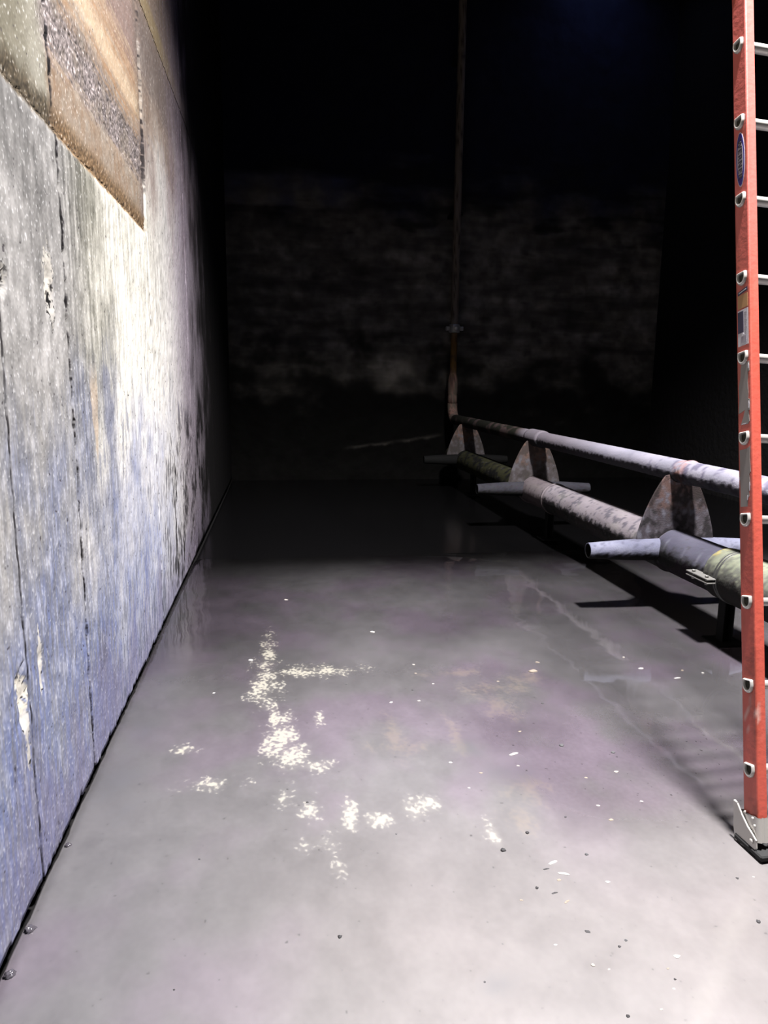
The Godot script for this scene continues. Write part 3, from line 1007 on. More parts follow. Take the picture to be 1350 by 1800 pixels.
# The plate and nozzle meshes get vertex colours from where they stand.
func tint(src: ArrayMesh, at: Vector3) -> ArrayMesh:
	# the flat faces are split finely enough to carry patches of rust and dust
	var arr := src.surface_get_arrays(0)
	var v: PackedVector3Array = arr[Mesh.ARRAY_VERTEX]
	var st := SurfaceTool.new()
	st.begin(Mesh.PRIMITIVE_TRIANGLES)
	st.set_smooth_group(-1)
	var todo := []
	if arr[Mesh.ARRAY_INDEX] != null:
		var ix: PackedInt32Array = arr[Mesh.ARRAY_INDEX]
		for k in range(0, ix.size(), 3):
			todo.append([v[ix[k]], v[ix[k + 1]], v[ix[k + 2]]])
	else:
		for k in range(0, v.size(), 3):
			todo.append([v[k], v[k + 1], v[k + 2]])
	while todo:
		var t: Array = todo.pop_back()
		var l := [t[0].distance_to(t[1]), t[1].distance_to(t[2]), t[2].distance_to(t[0])]
		var e := 0
		for k in 3:
			if l[k] > l[e]:
				e = k
		if l[e] > 0.022:
			var mid: Vector3 = (t[e] + t[(e + 1) % 3]) / 2.0
			todo.append([t[e], mid, t[(e + 2) % 3]])
			todo.append([mid, t[(e + 1) % 3], t[(e + 2) % 3]])
			continue
		for p in t:
			var w: Vector3 = p + at
			var n := wob.get_noise_3d(w.x * 5.0, w.y * 5.0, w.z * 5.0)
			var n2 := wob2.get_noise_3d(w.x * 16.0, w.y * 12.0, w.z * 16.0)
			var c := lin(0.41 + 0.12 * n, 0.385 + 0.12 * n, 0.415 + 0.12 * n)
			c = c.lerp(lin(0.66, 0.48, 0.40), sst(0.72, 0.88, w.y + 0.2 * n2) * (0.35 if at.z > -6.0 else 0.75))
			c = c.lerp(lin(0.19, 0.18, 0.19), sst(-0.12, 0.25, 0.7 * n2 + n) * 0.85)
			c = c.lerp(lin(0.60, 0.60, 0.66), sst(0.10, 0.45, -0.6 * n2 - 0.5 * n) * 0.6)
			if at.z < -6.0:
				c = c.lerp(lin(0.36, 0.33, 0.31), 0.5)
			st.set_color(c)
			st.add_vertex(p)
	st.generate_normals()
	return st.commit()


func nozzle() -> Array:
	# along -x from the header: root, swelling, taper to an open mouth, then the bore
	return [[0.10, 0.083], [0.16, 0.082], [0.24, 0.080], [0.32, 0.078], [0.40, 0.074], [0.48, 0.069], [0.56, 0.064], [0.63, 0.059], [0.655, 0.058], [0.664, 0.056], [0.664, 0.049], [0.655, 0.047], [0.55, 0.046], [0.45, 0.046], [0.44, 0.0]]


func tint_nozzle(rings: Array, z: float, s: int) -> ArrayMesh:
	var fine := []
	for k in rings.size() - 1:
		var n := 4 if k < 8 else 1
		for q in n:
			fine.append([lerpf(rings[k][0], rings[k + 1][0], q / float(n)), lerpf(rings[k][1], rings[k + 1][1], q / float(n))])
	fine.append(rings[-1])
	var col := func(_i, j, p: Vector3):
		var w := Vector3(p.x * s, p.y, z)
		var n := wob.get_noise_3d(w.x * 6.0, w.y * 6.0, w.z + p.z * 6.0)
		var n2 := wob2.get_noise_3d(w.x * 22.0, w.y * 22.0, w.z + p.z * 22.0)
		var c := lin(0.47 + 0.07 * n, 0.475 + 0.07 * n, 0.55 + 0.06 * n).lerp(lin(0.34, 0.34, 0.40), sst(0.1, 0.35, n2) * 0.6)
		c = c.lerp(lin(0.09, 0.09, 0.09), sst(0.0, -0.035, p.y + 0.03 * n2))  # shade below the nozzle put into the colour
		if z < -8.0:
			c = c.lerp(lin(0.15, 0.14, 0.14), 0.85) if z > -10.0 else lin(0.11, 0.11, 0.11)  # far nozzles coloured darker where the light is cut off
		if j > fine.size() - 6:
			c = lin(0.05, 0.05, 0.05)  # dark of the open bore put into the colour
		return c
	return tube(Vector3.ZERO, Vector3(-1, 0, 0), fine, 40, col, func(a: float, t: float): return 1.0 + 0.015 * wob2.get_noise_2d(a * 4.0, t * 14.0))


# ------------------------------------------------------------------ riser
func build_riser() -> void:
	var z := -12.2
	var r := thing("riser_pipe", "thin upright riser pipe with a clamp coupling against the dark end wall", "pipe", Vector3(PIPE_X, 0, z))
	var col := func(_i, _j, p: Vector3):
		var n := wob2.get_noise_3d(p.x * 14.0, p.y * 5.0, p.z * 14.0)
		var c := lin(0.44, 0.40, 0.36)
		c = c.lerp(lin(0.36, 0.26, 0.15), sst(2.6, 2.3, p.y) * sst(1.6, 1.9, p.y))
		c = c.lerp(lin(0.62, 0.48, 0.44), sst(1.85, 1.75, p.y) * sst(-0.2, 0.2, n))
		return c.lerp(lin(0.16, 0.15, 0.14), sst(0.1, 0.35, n) * 0.7)
	var U := Vector3(0, 0, 0)
	part("upright", tube(Vector3(0, 0, 0), Vector3.UP, ring_range(1.75, 2.52, 0.05, 0.055) + ring_range(2.53, TOP_Y, 0.1, 0.062), 32, col), M.pipe, r)
	part("reducer", tube(U, Vector3.UP, [[1.30, 0.060], [1.31, 0.078], [1.42, 0.078], [1.44, 0.070], [1.47, 0.079], [1.62, 0.080], [1.70, 0.075], [1.78, 0.056]], 32, col), M.pipe, r, "short fat reducer at the foot of the riser")
	# elbow that turns into the upper pipe
	var seg := 12
	var elbow := grid(28, seg, func(i, j):
		var t: float = PI / 2 * j / seg
		var a: float = TAU * i / 28.0
		var c := Vector3(0, UP_Y + 0.27 * sin(t), 0.27 - 0.27 * (1.0 - 0.0) + 0.0) if false else Vector3(0, UP_Y + 0.26 * (1.0 - cos(t)), 0.26 - 0.26 * sin(t))
		var dir := Vector3(0, sin(t), -cos(t))
		var s := Vector3(1, 0, 0)
		var n := s.cross(dir)
		return c + (s * cos(a) + n * sin(a)) * 0.081, col)
	part("elbow", elbow, M.pipe, r)
	var cp := part("coupling", tube(U, Vector3.UP, [[2.44, 0.06], [2.445, 0.085], [2.46, 0.092], [2.56, 0.092], [2.575, 0.085], [2.58, 0.06]], 32), M.aluminium_dull, r, "bolted pipe coupling")
	for s in [-1, 1]:
		part("ear", box(Vector3(0.06, 0.07, 0.05), Vector3(s * 0.115, 2.51, 0.02), 0.008), M.aluminium_dull, cp)
	part("bolt", tube(Vector3(0, 2.51, 0.085), Vector3.BACK, [[0.0, 0.0], [0.0, 0.03], [0.03, 0.03], [0.035, 0.02], [0.035, 0.0]], 6), M.aluminium, cp)
	for y in [1.15 + 0.0, 4.3, 6.6]:
		if y > 2.0:
			part("wall_bracket", box(Vector3(0.18, 0.05, 0.36), Vector3(0, y, -0.16), 0.005), M.black_steel, r)


# ------------------------------------------------------------------ ladder
func build_ladder() -> void:
	var foot := Vector3(1.671, 0.0, -2.214)
	var up := Vector3(0.035, 0.973, -0.229).normalized()
	var xx := Vector3(cos(deg_to_rad(4.0)), 0, -sin(deg_to_rad(4.0)))
	xx = (xx - up * xx.dot(up)).normalized()
	var zz := xx.cross(up)
	var ld := thing("extension_ladder", "red-orange fibreglass ladder with aluminium rungs standing on the silt at the right edge", "ladder", foot)
	ld.basis = Basis(xx, up, zz)
	var L := 8.9
	var W := 0.42
	var web := 0.078
	var fl := 0.037
	var th := 0.005
	# fibreglass channel with grime worn into it
	var fm := vmat(0.42, 0.0, M.normal, 3.0, 0.12)
	fm.albedo_color = Color(0.80, 0.80, 0.80)
	var rcol := func(p: Vector3):
		var n := wob.get_noise_3d(p.x * 8.0, p.y * 2.2, p.z * 8.0)
		var n2 := wob2.get_noise_3d(p.x * 16.0, p.y * 9.0, p.z * 16.0)
		var c := lin(0.80 + 0.03 * n, 0.36 + 0.04 * n, 0.30 + 0.04 * n)
		c = c.lerp(lin(0.84, 0.46, 0.45), sst(1.8, 2.6, p.y) * 0.5)
		c = c.lerp(lin(0.62, 0.27, 0.19), sst(0.08, 0.35, n) * 0.55 * sst(0.012, 0.0, p.x))
		c = c.lerp(lin(0.50, 0.18, 0.13), sst(0.2, 0.4, n2) * 0.35 * sst(1.6, 1.1, p.y) * sst(0.012, 0.0, p.x))
		# scuffs near the foot
		var sc := sst(0.25, 0.4, wob2.get_noise_3d(p.x * 30.0, p.y * 45.0, p.z * 45.0 + 5.0)) * sst(0.40, 0.44, p.y) * sst(0.56, 0.52, p.y)
		return c.lerp(lin(0.85, 0.72, 0.68), sc * 0.7)
	for side in [0, 1]:
		# cross-section of the channel: web outside, flanges towards the other rail
		var sg := 1.0 if side == 0 else -1.0
		var x0 := 0.0 if side == 0 else W
		var b := 0.006
		var hw := web / 2
		var sec := [[0, -hw + b], [0.0018, -hw + 0.0018], [b, -hw], [fl, -hw], [fl, -hw + th], [th + 0.003, -hw + th], [th, -hw + th + 0.003], [th, hw - th - 0.003], [th + 0.003, hw - th], [fl, hw - th], [fl, hw], [b, hw], [0.0018, hw - 0.0018], [0, hw - b]]
		var pts := PackedVector2Array()
		for k in sec.size():
			var a := Vector2(sec[k][0], sec[k][1])
			var c := Vector2(sec[(k + 1) % sec.size()][0], sec[(k + 1) % sec.size()][1])
			var n := maxi(1, int(a.distance_to(c) / 0.011))
			for q in n:
				pts.append(a.lerp(c, q / float(n)))
		var np := pts.size()
		var ny := 240
		var place := func(i, j):
			var q: Vector2 = pts[i % np]
			return Vector3(x0 + sg * q.x, 0.055 + (L - 0.055) * pow(j / float(ny), 1.35), q.y)
		var cf := func(i, j, p: Vector3): return rcol.call(Vector3(absf(p.x - x0), p.y, p.z + side * 3.0))
		# u runs round the section; keep the outside outwards on both rails
		var mesh := grid(np, ny, (func(i, j): return place.call(np - i, j)) if side == 0 else place, cf)
		var rail := part("rail", split_hard(mesh), fm, ld)
		if side == 0:
			rail_stickers(rail)
		# shoe
		build_shoe(ld, x0, sg, up, xx, zz, foot)
	# rungs: hollow D section with a flat tread, ends flared over the web
	var nr := int((L - 0.4) / 0.3048)
	var body := rung_mesh(W)
	var lip := lip_mesh()
	var bore := bore_mesh()
	for k in nr + 1:
		var y := 0.287 + 0.3048 * k
		var ru := part("rung", body, M.aluminium, ld)
		ru.position = Vector3(0, y, 0)
		for s in [0, 1]:
			var e := part("rung_end", lip, M.aluminium, ru)
			if s == 1:
				e.position = Vector3(W, 0, 0)
				e.rotation.y = PI
			var bo := part("bore", bore, M.dark_inside, ru)
			bo.position = Vector3(-0.0015 if s == 0 else W + 0.0015, 0, 0)
			bo.rotation.y = 0.0 if s == 0 else PI
		for s in [0, 1]:
			var cx := 0.008 if s == 0 else W - 0.008
			var co := part("collar", tube(Vector3(cx, 0, 0), Vector3(1.0 if s == 0 else -1.0, 0, 0), [[0.0, 0.0235], [0.010, 0.0235], [0.014, 0.020], [0.030, 0.0185]], 24), M.aluminium_dull, ru)
			co.position = Vector3.ZERO


# Flat shading by face: a channel has sharp arrises.
func split_hard(m: ArrayMesh) -> ArrayMesh:
	var st := SurfaceTool.new()
	st.create_from(m, 0)
	st.deindex()
	var flat := SurfaceTool.new()
	var arr := st.commit_to_arrays()
	flat.begin(Mesh.PRIMITIVE_TRIANGLES)
	flat.set_smooth_group(-1)
	var v: PackedVector3Array = arr[Mesh.ARRAY_VERTEX]
	var c: PackedColorArray = arr[Mesh.ARRAY_COLOR]
	for k in v.size():
		flat.set_color(c[k])
		flat.add_vertex(v[k])
	flat.generate_normals()
	return flat.commit()


func d_profile(r: float, n: int) -> PackedVector2Array:
	# (y, z): round below, flattened tread above
	var o := PackedVector2Array()
	for k in n:
		var a := TAU * k / n
		var y := r * sin(a)
		var z := r * cos(a)
		o.append(Vector2(minf(y, r * 0.62) * 1.0, z * (1.0 + 0.10 * sst(0.2, 0.62, sin(a)))))
	return o


func rung_mesh(W: float) -> ArrayMesh:
	var parts := []
	var n := 28
	for shell in [[0.0185, 1.0], [0.0160, -1.0]]:
		var pr := d_profile(shell[0], n)
		parts.append([grid(n, 2, func(i, j):
			var q: Vector2 = pr[(n - i) % n if shell[1] > 0 else i % n]
			return Vector3(-0.004 + (W + 0.008) * j / 2.0, q.x, q.y))])
	return join(parts)


func lip_mesh() -> ArrayMesh:
	# flared end: from the bore out over the web, thicker at the top
	var n := 32
	var prof := [[0.012, 0.0165], [-0.003, 0.0168], [-0.008, 0.0185], [-0.0105, 0.0215], [-0.0095, 0.0250], [-0.005, 0.0278], [0.0, 0.0282]]
	var tilt := func(p: Vector3): return p
	return grid(n, prof.size() - 1, func(i, j):
		var pr := d_profile(prof[j][1], n)
		var q: Vector2 = pr[i % n]
		return tilt.call(Vector3(prof[j][0], q.x * 1.12 + 0.001, q.y * 0.92)))


func bore_mesh() -> ArrayMesh:
	# dark disc sunk inside the lip, for the shade of the hollow rung
	var pr := d_profile(0.0168, 28)
	return grid(28, 2, func(i, j):
		var q: Vector2 = pr[i % 28]
		var k: float = [1.0, 0.6, 0.0][j]
		return Vector3([0.0, 0.001, 0.0012][j], q.x * 1.12 * k + 0.001, q.y * 0.95 * k))


func flat_shape(outline: PackedVector2Array, thick: float) -> ArrayMesh:
	return plate(outline, thick, 0.0)


# Labels stuck on the outside of the near rail. Sticker axes: local x along the web's width, y up the rail.
func sticker(rail: Node, called: String, mesh: Mesh, m: Material, y: float, lift: float, label := "") -> MeshInstance3D:
	var o := part(called, mesh, m, rail, label)
	o.basis = Basis(Vector3(0, 0, 1), Vector3(0, 1, 0), Vector3(-1, 0, 0))
	o.position = Vector3(-lift, y, 0)
	return o


func rect(w: float, h: float, cx := 0.0, cy := 0.0) -> PackedVector2Array:
	return PackedVector2Array([Vector2(cx - w / 2, cy - h / 2), Vector2(cx + w / 2, cy - h / 2), Vector2(cx + w / 2, cy + h / 2), Vector2(cx - w / 2, cy + h / 2)])


func oval(a: float, b: float, n := 40) -> PackedVector2Array:
	var o := PackedVector2Array()
	for k in n:
		var t := TAU * k / n
		o.append(Vector2(a * cos(t), b * sin(t)))
	return o


func text_mesh(s: String, height: float, depth: float, bold := true) -> TextMesh:
	var f := SystemFont.new()
	f.font_names = PackedStringArray(["Droid Sans"])
	f.font_weight = 700 if bold else 400
	var t := TextMesh.new()
	t.text = s
	t.font = f
	t.font_size = 32
	t.pixel_size = height / 24.0
	t.depth = depth
	return t


func rail_stickers(rail: Node) -> void:
	var blue := mat(Color(0.12, 0.10, 0.42), 0.4)
	var white := mat(Color(0.66, 0.65, 0.68), 0.45)
	var grey := mat(Color(0.52, 0.50, 0.54), 0.45)
	var ink := mat(Color(0.12, 0.09, 0.14), 0.5)
	var tan := mat(Color(0.58, 0.44, 0.29), 0.6)
	var navy := mat(Color(0.10, 0.085, 0.21), 0.5)
	var tape := mat(Color(0.46, 0.44, 0.43), 0.55, 0.1)
	var y0 := 0.287
	var y := func(k: float): return y0 + 0.3048 * k
	# the oval maker's badge, lettering read downwards
	var cy: float = y.call(7.51)
	sticker(rail, "badge", flat_shape(oval(0.0245, 0.107), 0.0008), white, cy, 0.0006, "oval blue and grey maker's badge")
	sticker(rail, "badge_field", flat_shape(oval(0.0225, 0.103), 0.0008), blue, cy, 0.0012)
	sticker(rail, "badge_centre", flat_shape(oval(0.0165, 0.072), 0.0008), grey, cy, 0.0018)
	var tx := sticker(rail, "lettering", text_mesh("WERNER", 0.023, 0.0008), ink, cy, 0.0025)
	tx.basis = tx.basis * Basis(Vector3(0, 0, 1), -PI / 2) * Basis.from_scale(Vector3(1.25, 1.0, 1.0))
	# bar, tan strip and the blue and white data label
	sticker(rail, "label_bar", flat_shape(PackedVector2Array([Vector2(-0.026, -0.013), Vector2(0.026, -0.004), Vector2(0.026, 0.010), Vector2(-0.026, 0.001)]), 0.0008), navy, y.call(5.83), 0.0006)
	sticker(rail, "label_bar", flat_shape(PackedVector2Array([Vector2(-0.020, -0.0065), Vector2(0.020, 0.0), Vector2(0.020, 0.004), Vector2(-0.020, -0.0025)]), 0.0008), white, y.call(5.83), 0.0012)
	sticker(rail, "label_strip", flat_shape(rect(0.054, 0.052), 0.0008), tan, y.call(5.70), 0.0006, "faded tan warning strip")
	sticker(rail, "data_label", flat_shape(rect(0.056, 0.138), 0.0008), white, y.call(5.37), 0.0006, "blue and white data label")
	sticker(rail, "label_panel", flat_shape(rect(0.030, 0.082, -0.012, 0.022), 0.0008), navy, y.call(5.37), 0.0012)
	sticker(rail, "label_panel", flat_shape(rect(0.030, 0.026, 0.004, -0.046), 0.0008), grey, y.call(5.37), 0.0012)
	sticker(rail, "label_dot", flat_shape(oval(0.006, 0.0065, 16), 0.0008), white, y.call(5.28), 0.0018)
	for k in 9:
		sticker(rail, "label_line", flat_shape(rect(0.013 - 0.004 * (k % 3), 0.0022, 0.015, 0.055 - 0.0095 * k), 0.0006), grey, y.call(5.37), 0.0012)
	# what is left of two big labels, torn ragged
	var a := PackedVector2Array([Vector2(-0.010, 0.112), Vector2(0.030, 0.118), Vector2(0.031, 0.082), Vector2(0.024, 0.078), Vector2(0.021, 0.04), Vector2(0.024, 0.0), Vector2(0.022, -0.022), Vector2(0.031, -0.026), Vector2(0.030, -0.066), Vector2(0.024, -0.068), Vector2(0.028, -0.108), Vector2(0.020, -0.117), Vector2(-0.020, -0.116), Vector2(-0.004, -0.085), Vector2(0.004, -0.062), Vector2(-0.012, -0.068), Vector2(-0.031, -0.072), Vector2(-0.026, -0.02), Vector2(-0.027, 0.03), Vector2(-0.018, 0.066), Vector2(-0.016, 0.10)])
	sticker(rail, "torn_label", flat_shape(a, 0.001), tape, y.call(4.54), 0.0007, "torn grey remains of a label")
	var b := PackedVector2Array([Vector2(-0.029, 0.106), Vector2(0.010, 0.108), Vector2(0.028, 0.116), Vector2(0.026, 0.07), Vector2(0.029, 0.02), Vector2(0.023, 0.012), Vector2(0.026, -0.03), Vector2(0.018, -0.045), Vector2(0.021, -0.07), Vector2(0.012, -0.08), Vector2(0.010, -0.108), Vector2(-0.028, -0.107), Vector2(-0.026, -0.05), Vector2(-0.029, 0.0), Vector2(-0.027, 0.06)])
	sticker(rail, "torn_label", flat_shape(b, 0.001), tape, y.call(3.50), 0.0007, "torn grey remains of a label")
	for e in [[0.0275, 4.54, 0.10, 0.006, 0.022], [0.026, 4.54, -0.046, 0.006, 0.03], [0.024, 3.50, -0.035, 0.005, 0.035], [0.012, 3.5, -0.075, 0.006, 0.02], [-0.029, 3.5, 0.0, 0.004, 0.014], [0.0, 4.54, -0.114, 0.03, 0.004]]:
		sticker(rail, "paper_edge", flat_shape(PackedVector2Array([Vector2(e[0] - e[3] / 2, e[2] - e[4] / 2), Vector2(e[0] + e[3] * 0.3, e[2] - e[4] * 0.4), Vector2(e[0] + e[3] / 2, e[2] + e[4] * 0.1), Vector2(e[0] + e[3] * 0.2, e[2] + e[4] / 2), Vector2(e[0] - e[3] * 0.4, e[2] + e[4] * 0.3)]), 0.0008), white, y.call(e[1]), 0.0016)


func build_shoe(ld: Node3D, x0: float, sg: float, up: Vector3, xx: Vector3, zz: Vector3, foot: Vector3) -> void:
	var shoe := part("shoe", ribbed_cap(sg), M.aluminium, ld, "ribbed aluminium foot bracket")
	shoe.position = Vector3(x0, 0, 0)
	# swivel plate beside the rail, leaning back to the ground
	var o := PackedVector2Array([Vector2(-0.075, 0.150), Vector2(-0.066, 0.158), Vector2(-0.052, 0.150), Vector2(-0.030, 0.118), Vector2(0.0, 0.085), Vector2(0.030, 0.062), Vector2(0.046, 0.048), Vector2(0.047, 0.022), Vector2(0.030, 0.010), Vector2(-0.020, 0.004), Vector2(-0.070, 0.012), Vector2(-0.078, 0.06)])
	var pl := part("swivel_plate", plate(o, 0.004, 0.001), M.aluminium, shoe)
	pl.basis = Basis(Vector3(0, 0, 1), Vector3(0, 1, 0), Vector3(-1, 0, 0))
	pl.position = Vector3(-sg * 0.012, 0, 0)
	# rolled edge along the slope of the plate
	var parts := []
	var e := [Vector2(-0.070, 0.154), Vector2(-0.052, 0.150), Vector2(-0.030, 0.118), Vector2(0.0, 0.085), Vector2(0.030, 0.062), Vector2(0.046, 0.048)]
	for k in e.size() - 1:
		var d: Vector2 = e[k + 1] - e[k]
		parts.append([tube(Vector3(-sg * 0.014, e[k].y, e[k].x), Vector3(0, d.y, d.x), [[0.0, 0.0035], [d.length(), 0.0035]], 10)])
	part("rolled_edge", join(parts), M.aluminium, shoe)
	part("pivot_bolt", tube(Vector3(-sg * 0.013, 0.040, 0.022), Vector3(-sg, 0, 0), [[0.0, 0.009], [0.005, 0.009], [0.007, 0.006], [0.007, 0.0]], 12), M.aluminium, shoe)
	for q in [[0.02, 0.118], [0.03, 0.095], [-0.02, 0.128]]:
		part("rivet", tube(Vector3(-sg * 0.0075, q[1], q[0]), Vector3(-sg, 0, 0), [[0.0, 0.006], [0.002, 0.0055], [0.004, 0.003], [0.0045, 0.0]], 12), M.aluminium, shoe)
	# rubber tread, flat on the silt
	var pad := part("rubber_pad", join([[box(Vector3(0.085, 0.022, 0.15), Vector3(sg * 0.024, 0, 0), 0.005)], [box(Vector3(0.08, 0.008, 0.02), Vector3(sg * 0.024, -0.013, 0.05), 0.002)], [box(Vector3(0.08, 0.008, 0.02), Vector3(sg * 0.024, -0.013, 0.0), 0.002)], [box(Vector3(0.08, 0.008, 0.02), Vector3(sg * 0.024, -0.013, -0.05), 0.002)]]), M.black_rubber, shoe)
	var ld_basis := Basis(xx, up, zz)
	var world := Basis(xx.slide(Vector3.UP).normalized(), Vector3.UP, xx.slide(Vector3.UP).normalized().cross(Vector3.UP))
	pad.basis = ld_basis.inverse() * world
	var at := foot + ld_basis * Vector3(x0, 0, 0)
	pad.position = ld_basis.inverse() * (Vector3(at.x, 0.012, at.z + 0.0) - foot) - Vector3(x0, 0, 0)


func ribbed_cap(sg: float) -> ArrayMesh:
	# a folded sheet round the bottom of the rail: ribs on the front, wrapped over the web
	var hz := 0.044
	var line := PackedVector2Array()
	line.append(Vector2(0.055, -hz))
	line.append(Vector2(-0.006, -hz))
	for k in 5:
		line.append(Vector2(-0.007, lerpf(-hz, hz - 0.006, (k + 0.5) / 5.0)))
	line.append(Vector2(-0.006, hz))
	for k in 22:
		var t := k / 21.0
		line.append(Vector2(lerpf(0.0, 0.066, t), hz + 0.003 + 0.0035 * sin(t * TAU * 3.5)))
	var n := line.size()
	var outer := func(i, j):
		var q: Vector2 = line[i]
		return Vector3(sg * q.x, lerpf(0.040, 0.126 + 0.004 * sin(i * 1.3), j / 3.0), q.y)
	var sheet := grid(n - 1, 3, outer)
	var inner := func(i, j):
		var q: Vector2 = line[n - 1 - i]
		var c := Vector2(0.03, 0.0)
		var w := q + (c - q).normalized() * 0.003
		return Vector3(sg * w.x, lerpf(0.040, 0.126, j / 3.0), w.y)
	return join([[sheet], [grid(n - 1, 3, inner)], [box(Vector3(0.062, 0.006, hz * 2), Vector3(sg * 0.026, 0.041, 0), 0.001)]])


# ------------------------------------------------------------------ lamp
func build_lamp() -> void:
	var l := thing("key_lamp", "unseen round work lamp hung on its cable below the roof hatch as the key light", "lamp", LAMP)
	part("reflector", tube(Vector3.ZERO, Vector3.UP, [[0.02, 0.13], [0.05, 0.128], [0.10, 0.10], [0.14, 0.06], [0.15, 0.05], [0.15, 0.0]], 32), M.black_steel, l)
	part("rim", tube(Vector3.ZERO, Vector3.UP, [[0.016, 0.120], [0.012, 0.134], [0.024, 0.137], [0.03, 0.130]], 32), M.aluminium_dull, l)
	var glow := mat(Color(1, 1, 1), 0.4)
	glow.emission_enabled = true
	glow.emission = Color(1.0, 0.985, 0.97)
	glow.emission_energy_multiplier = 4.0
	part("lens", tube(Vector3.ZERO, Vector3.UP, [[0.030, 0.0], [0.030, 0.11], [0.036, 0.118], [0.04, 0.0]], 32), glow, l)
	part("cable", tube(Vector3(0, 0.15, 0), Vector3(0.0, 0.98, -0.70), [[0.0, 0.006], [1.20, 0.006]], 8), M.black_rubber, l)
	part("hook", box(Vector3(0.2, 0.03, 0.03), Vector3(0, 1.14, -0.70), 0.004), M.black_steel, l)


# ------------------------------------------------------------------ debris
func chip_mesh(sd: int, flat: float, long: float) -> ArrayMesh:
	# an irregular splinter about 1 long, lying on its base
	var r := RandomNumberGenerator.new()
	r.seed = sd
	var n := 9
	var rad := []
	for k in n:
		rad.append(r.randf_range(0.34, 0.54))
	var top := []
	for k in n:
		top.append(r.randf_range(0.55, 0.85))
	return grid(n, 3, func(i, j):
		var q: int = (n - i) % n
		var a: float = TAU * q / n
		var rr: float = rad[q] * [1.0, 1.06, top[q], 0.0][j]
		var y: float = [0.0, 0.45, 0.95, 1.0][j] * flat * (0.8 + 0.4 * (rad[q] - 0.34) / 0.2)
		return Vector3(rr * cos(a) * long, y, rr * sin(a) / long))


func chip(called: String, mesh: Mesh, m: Material, x: float, z: float, s: float, label: String, cat: String, group := "") -> void:
	var o := part(called, mesh, m, self)
	o.position = Vector3(x, floor_y(x, z) - 0.0006, z)
	o.rotation.y = rng.randf_range(-0.5, 0.5)
	o.scale = Vector3(s, s * 0.8, s) * 0.85
	tag(o, label, cat, group)


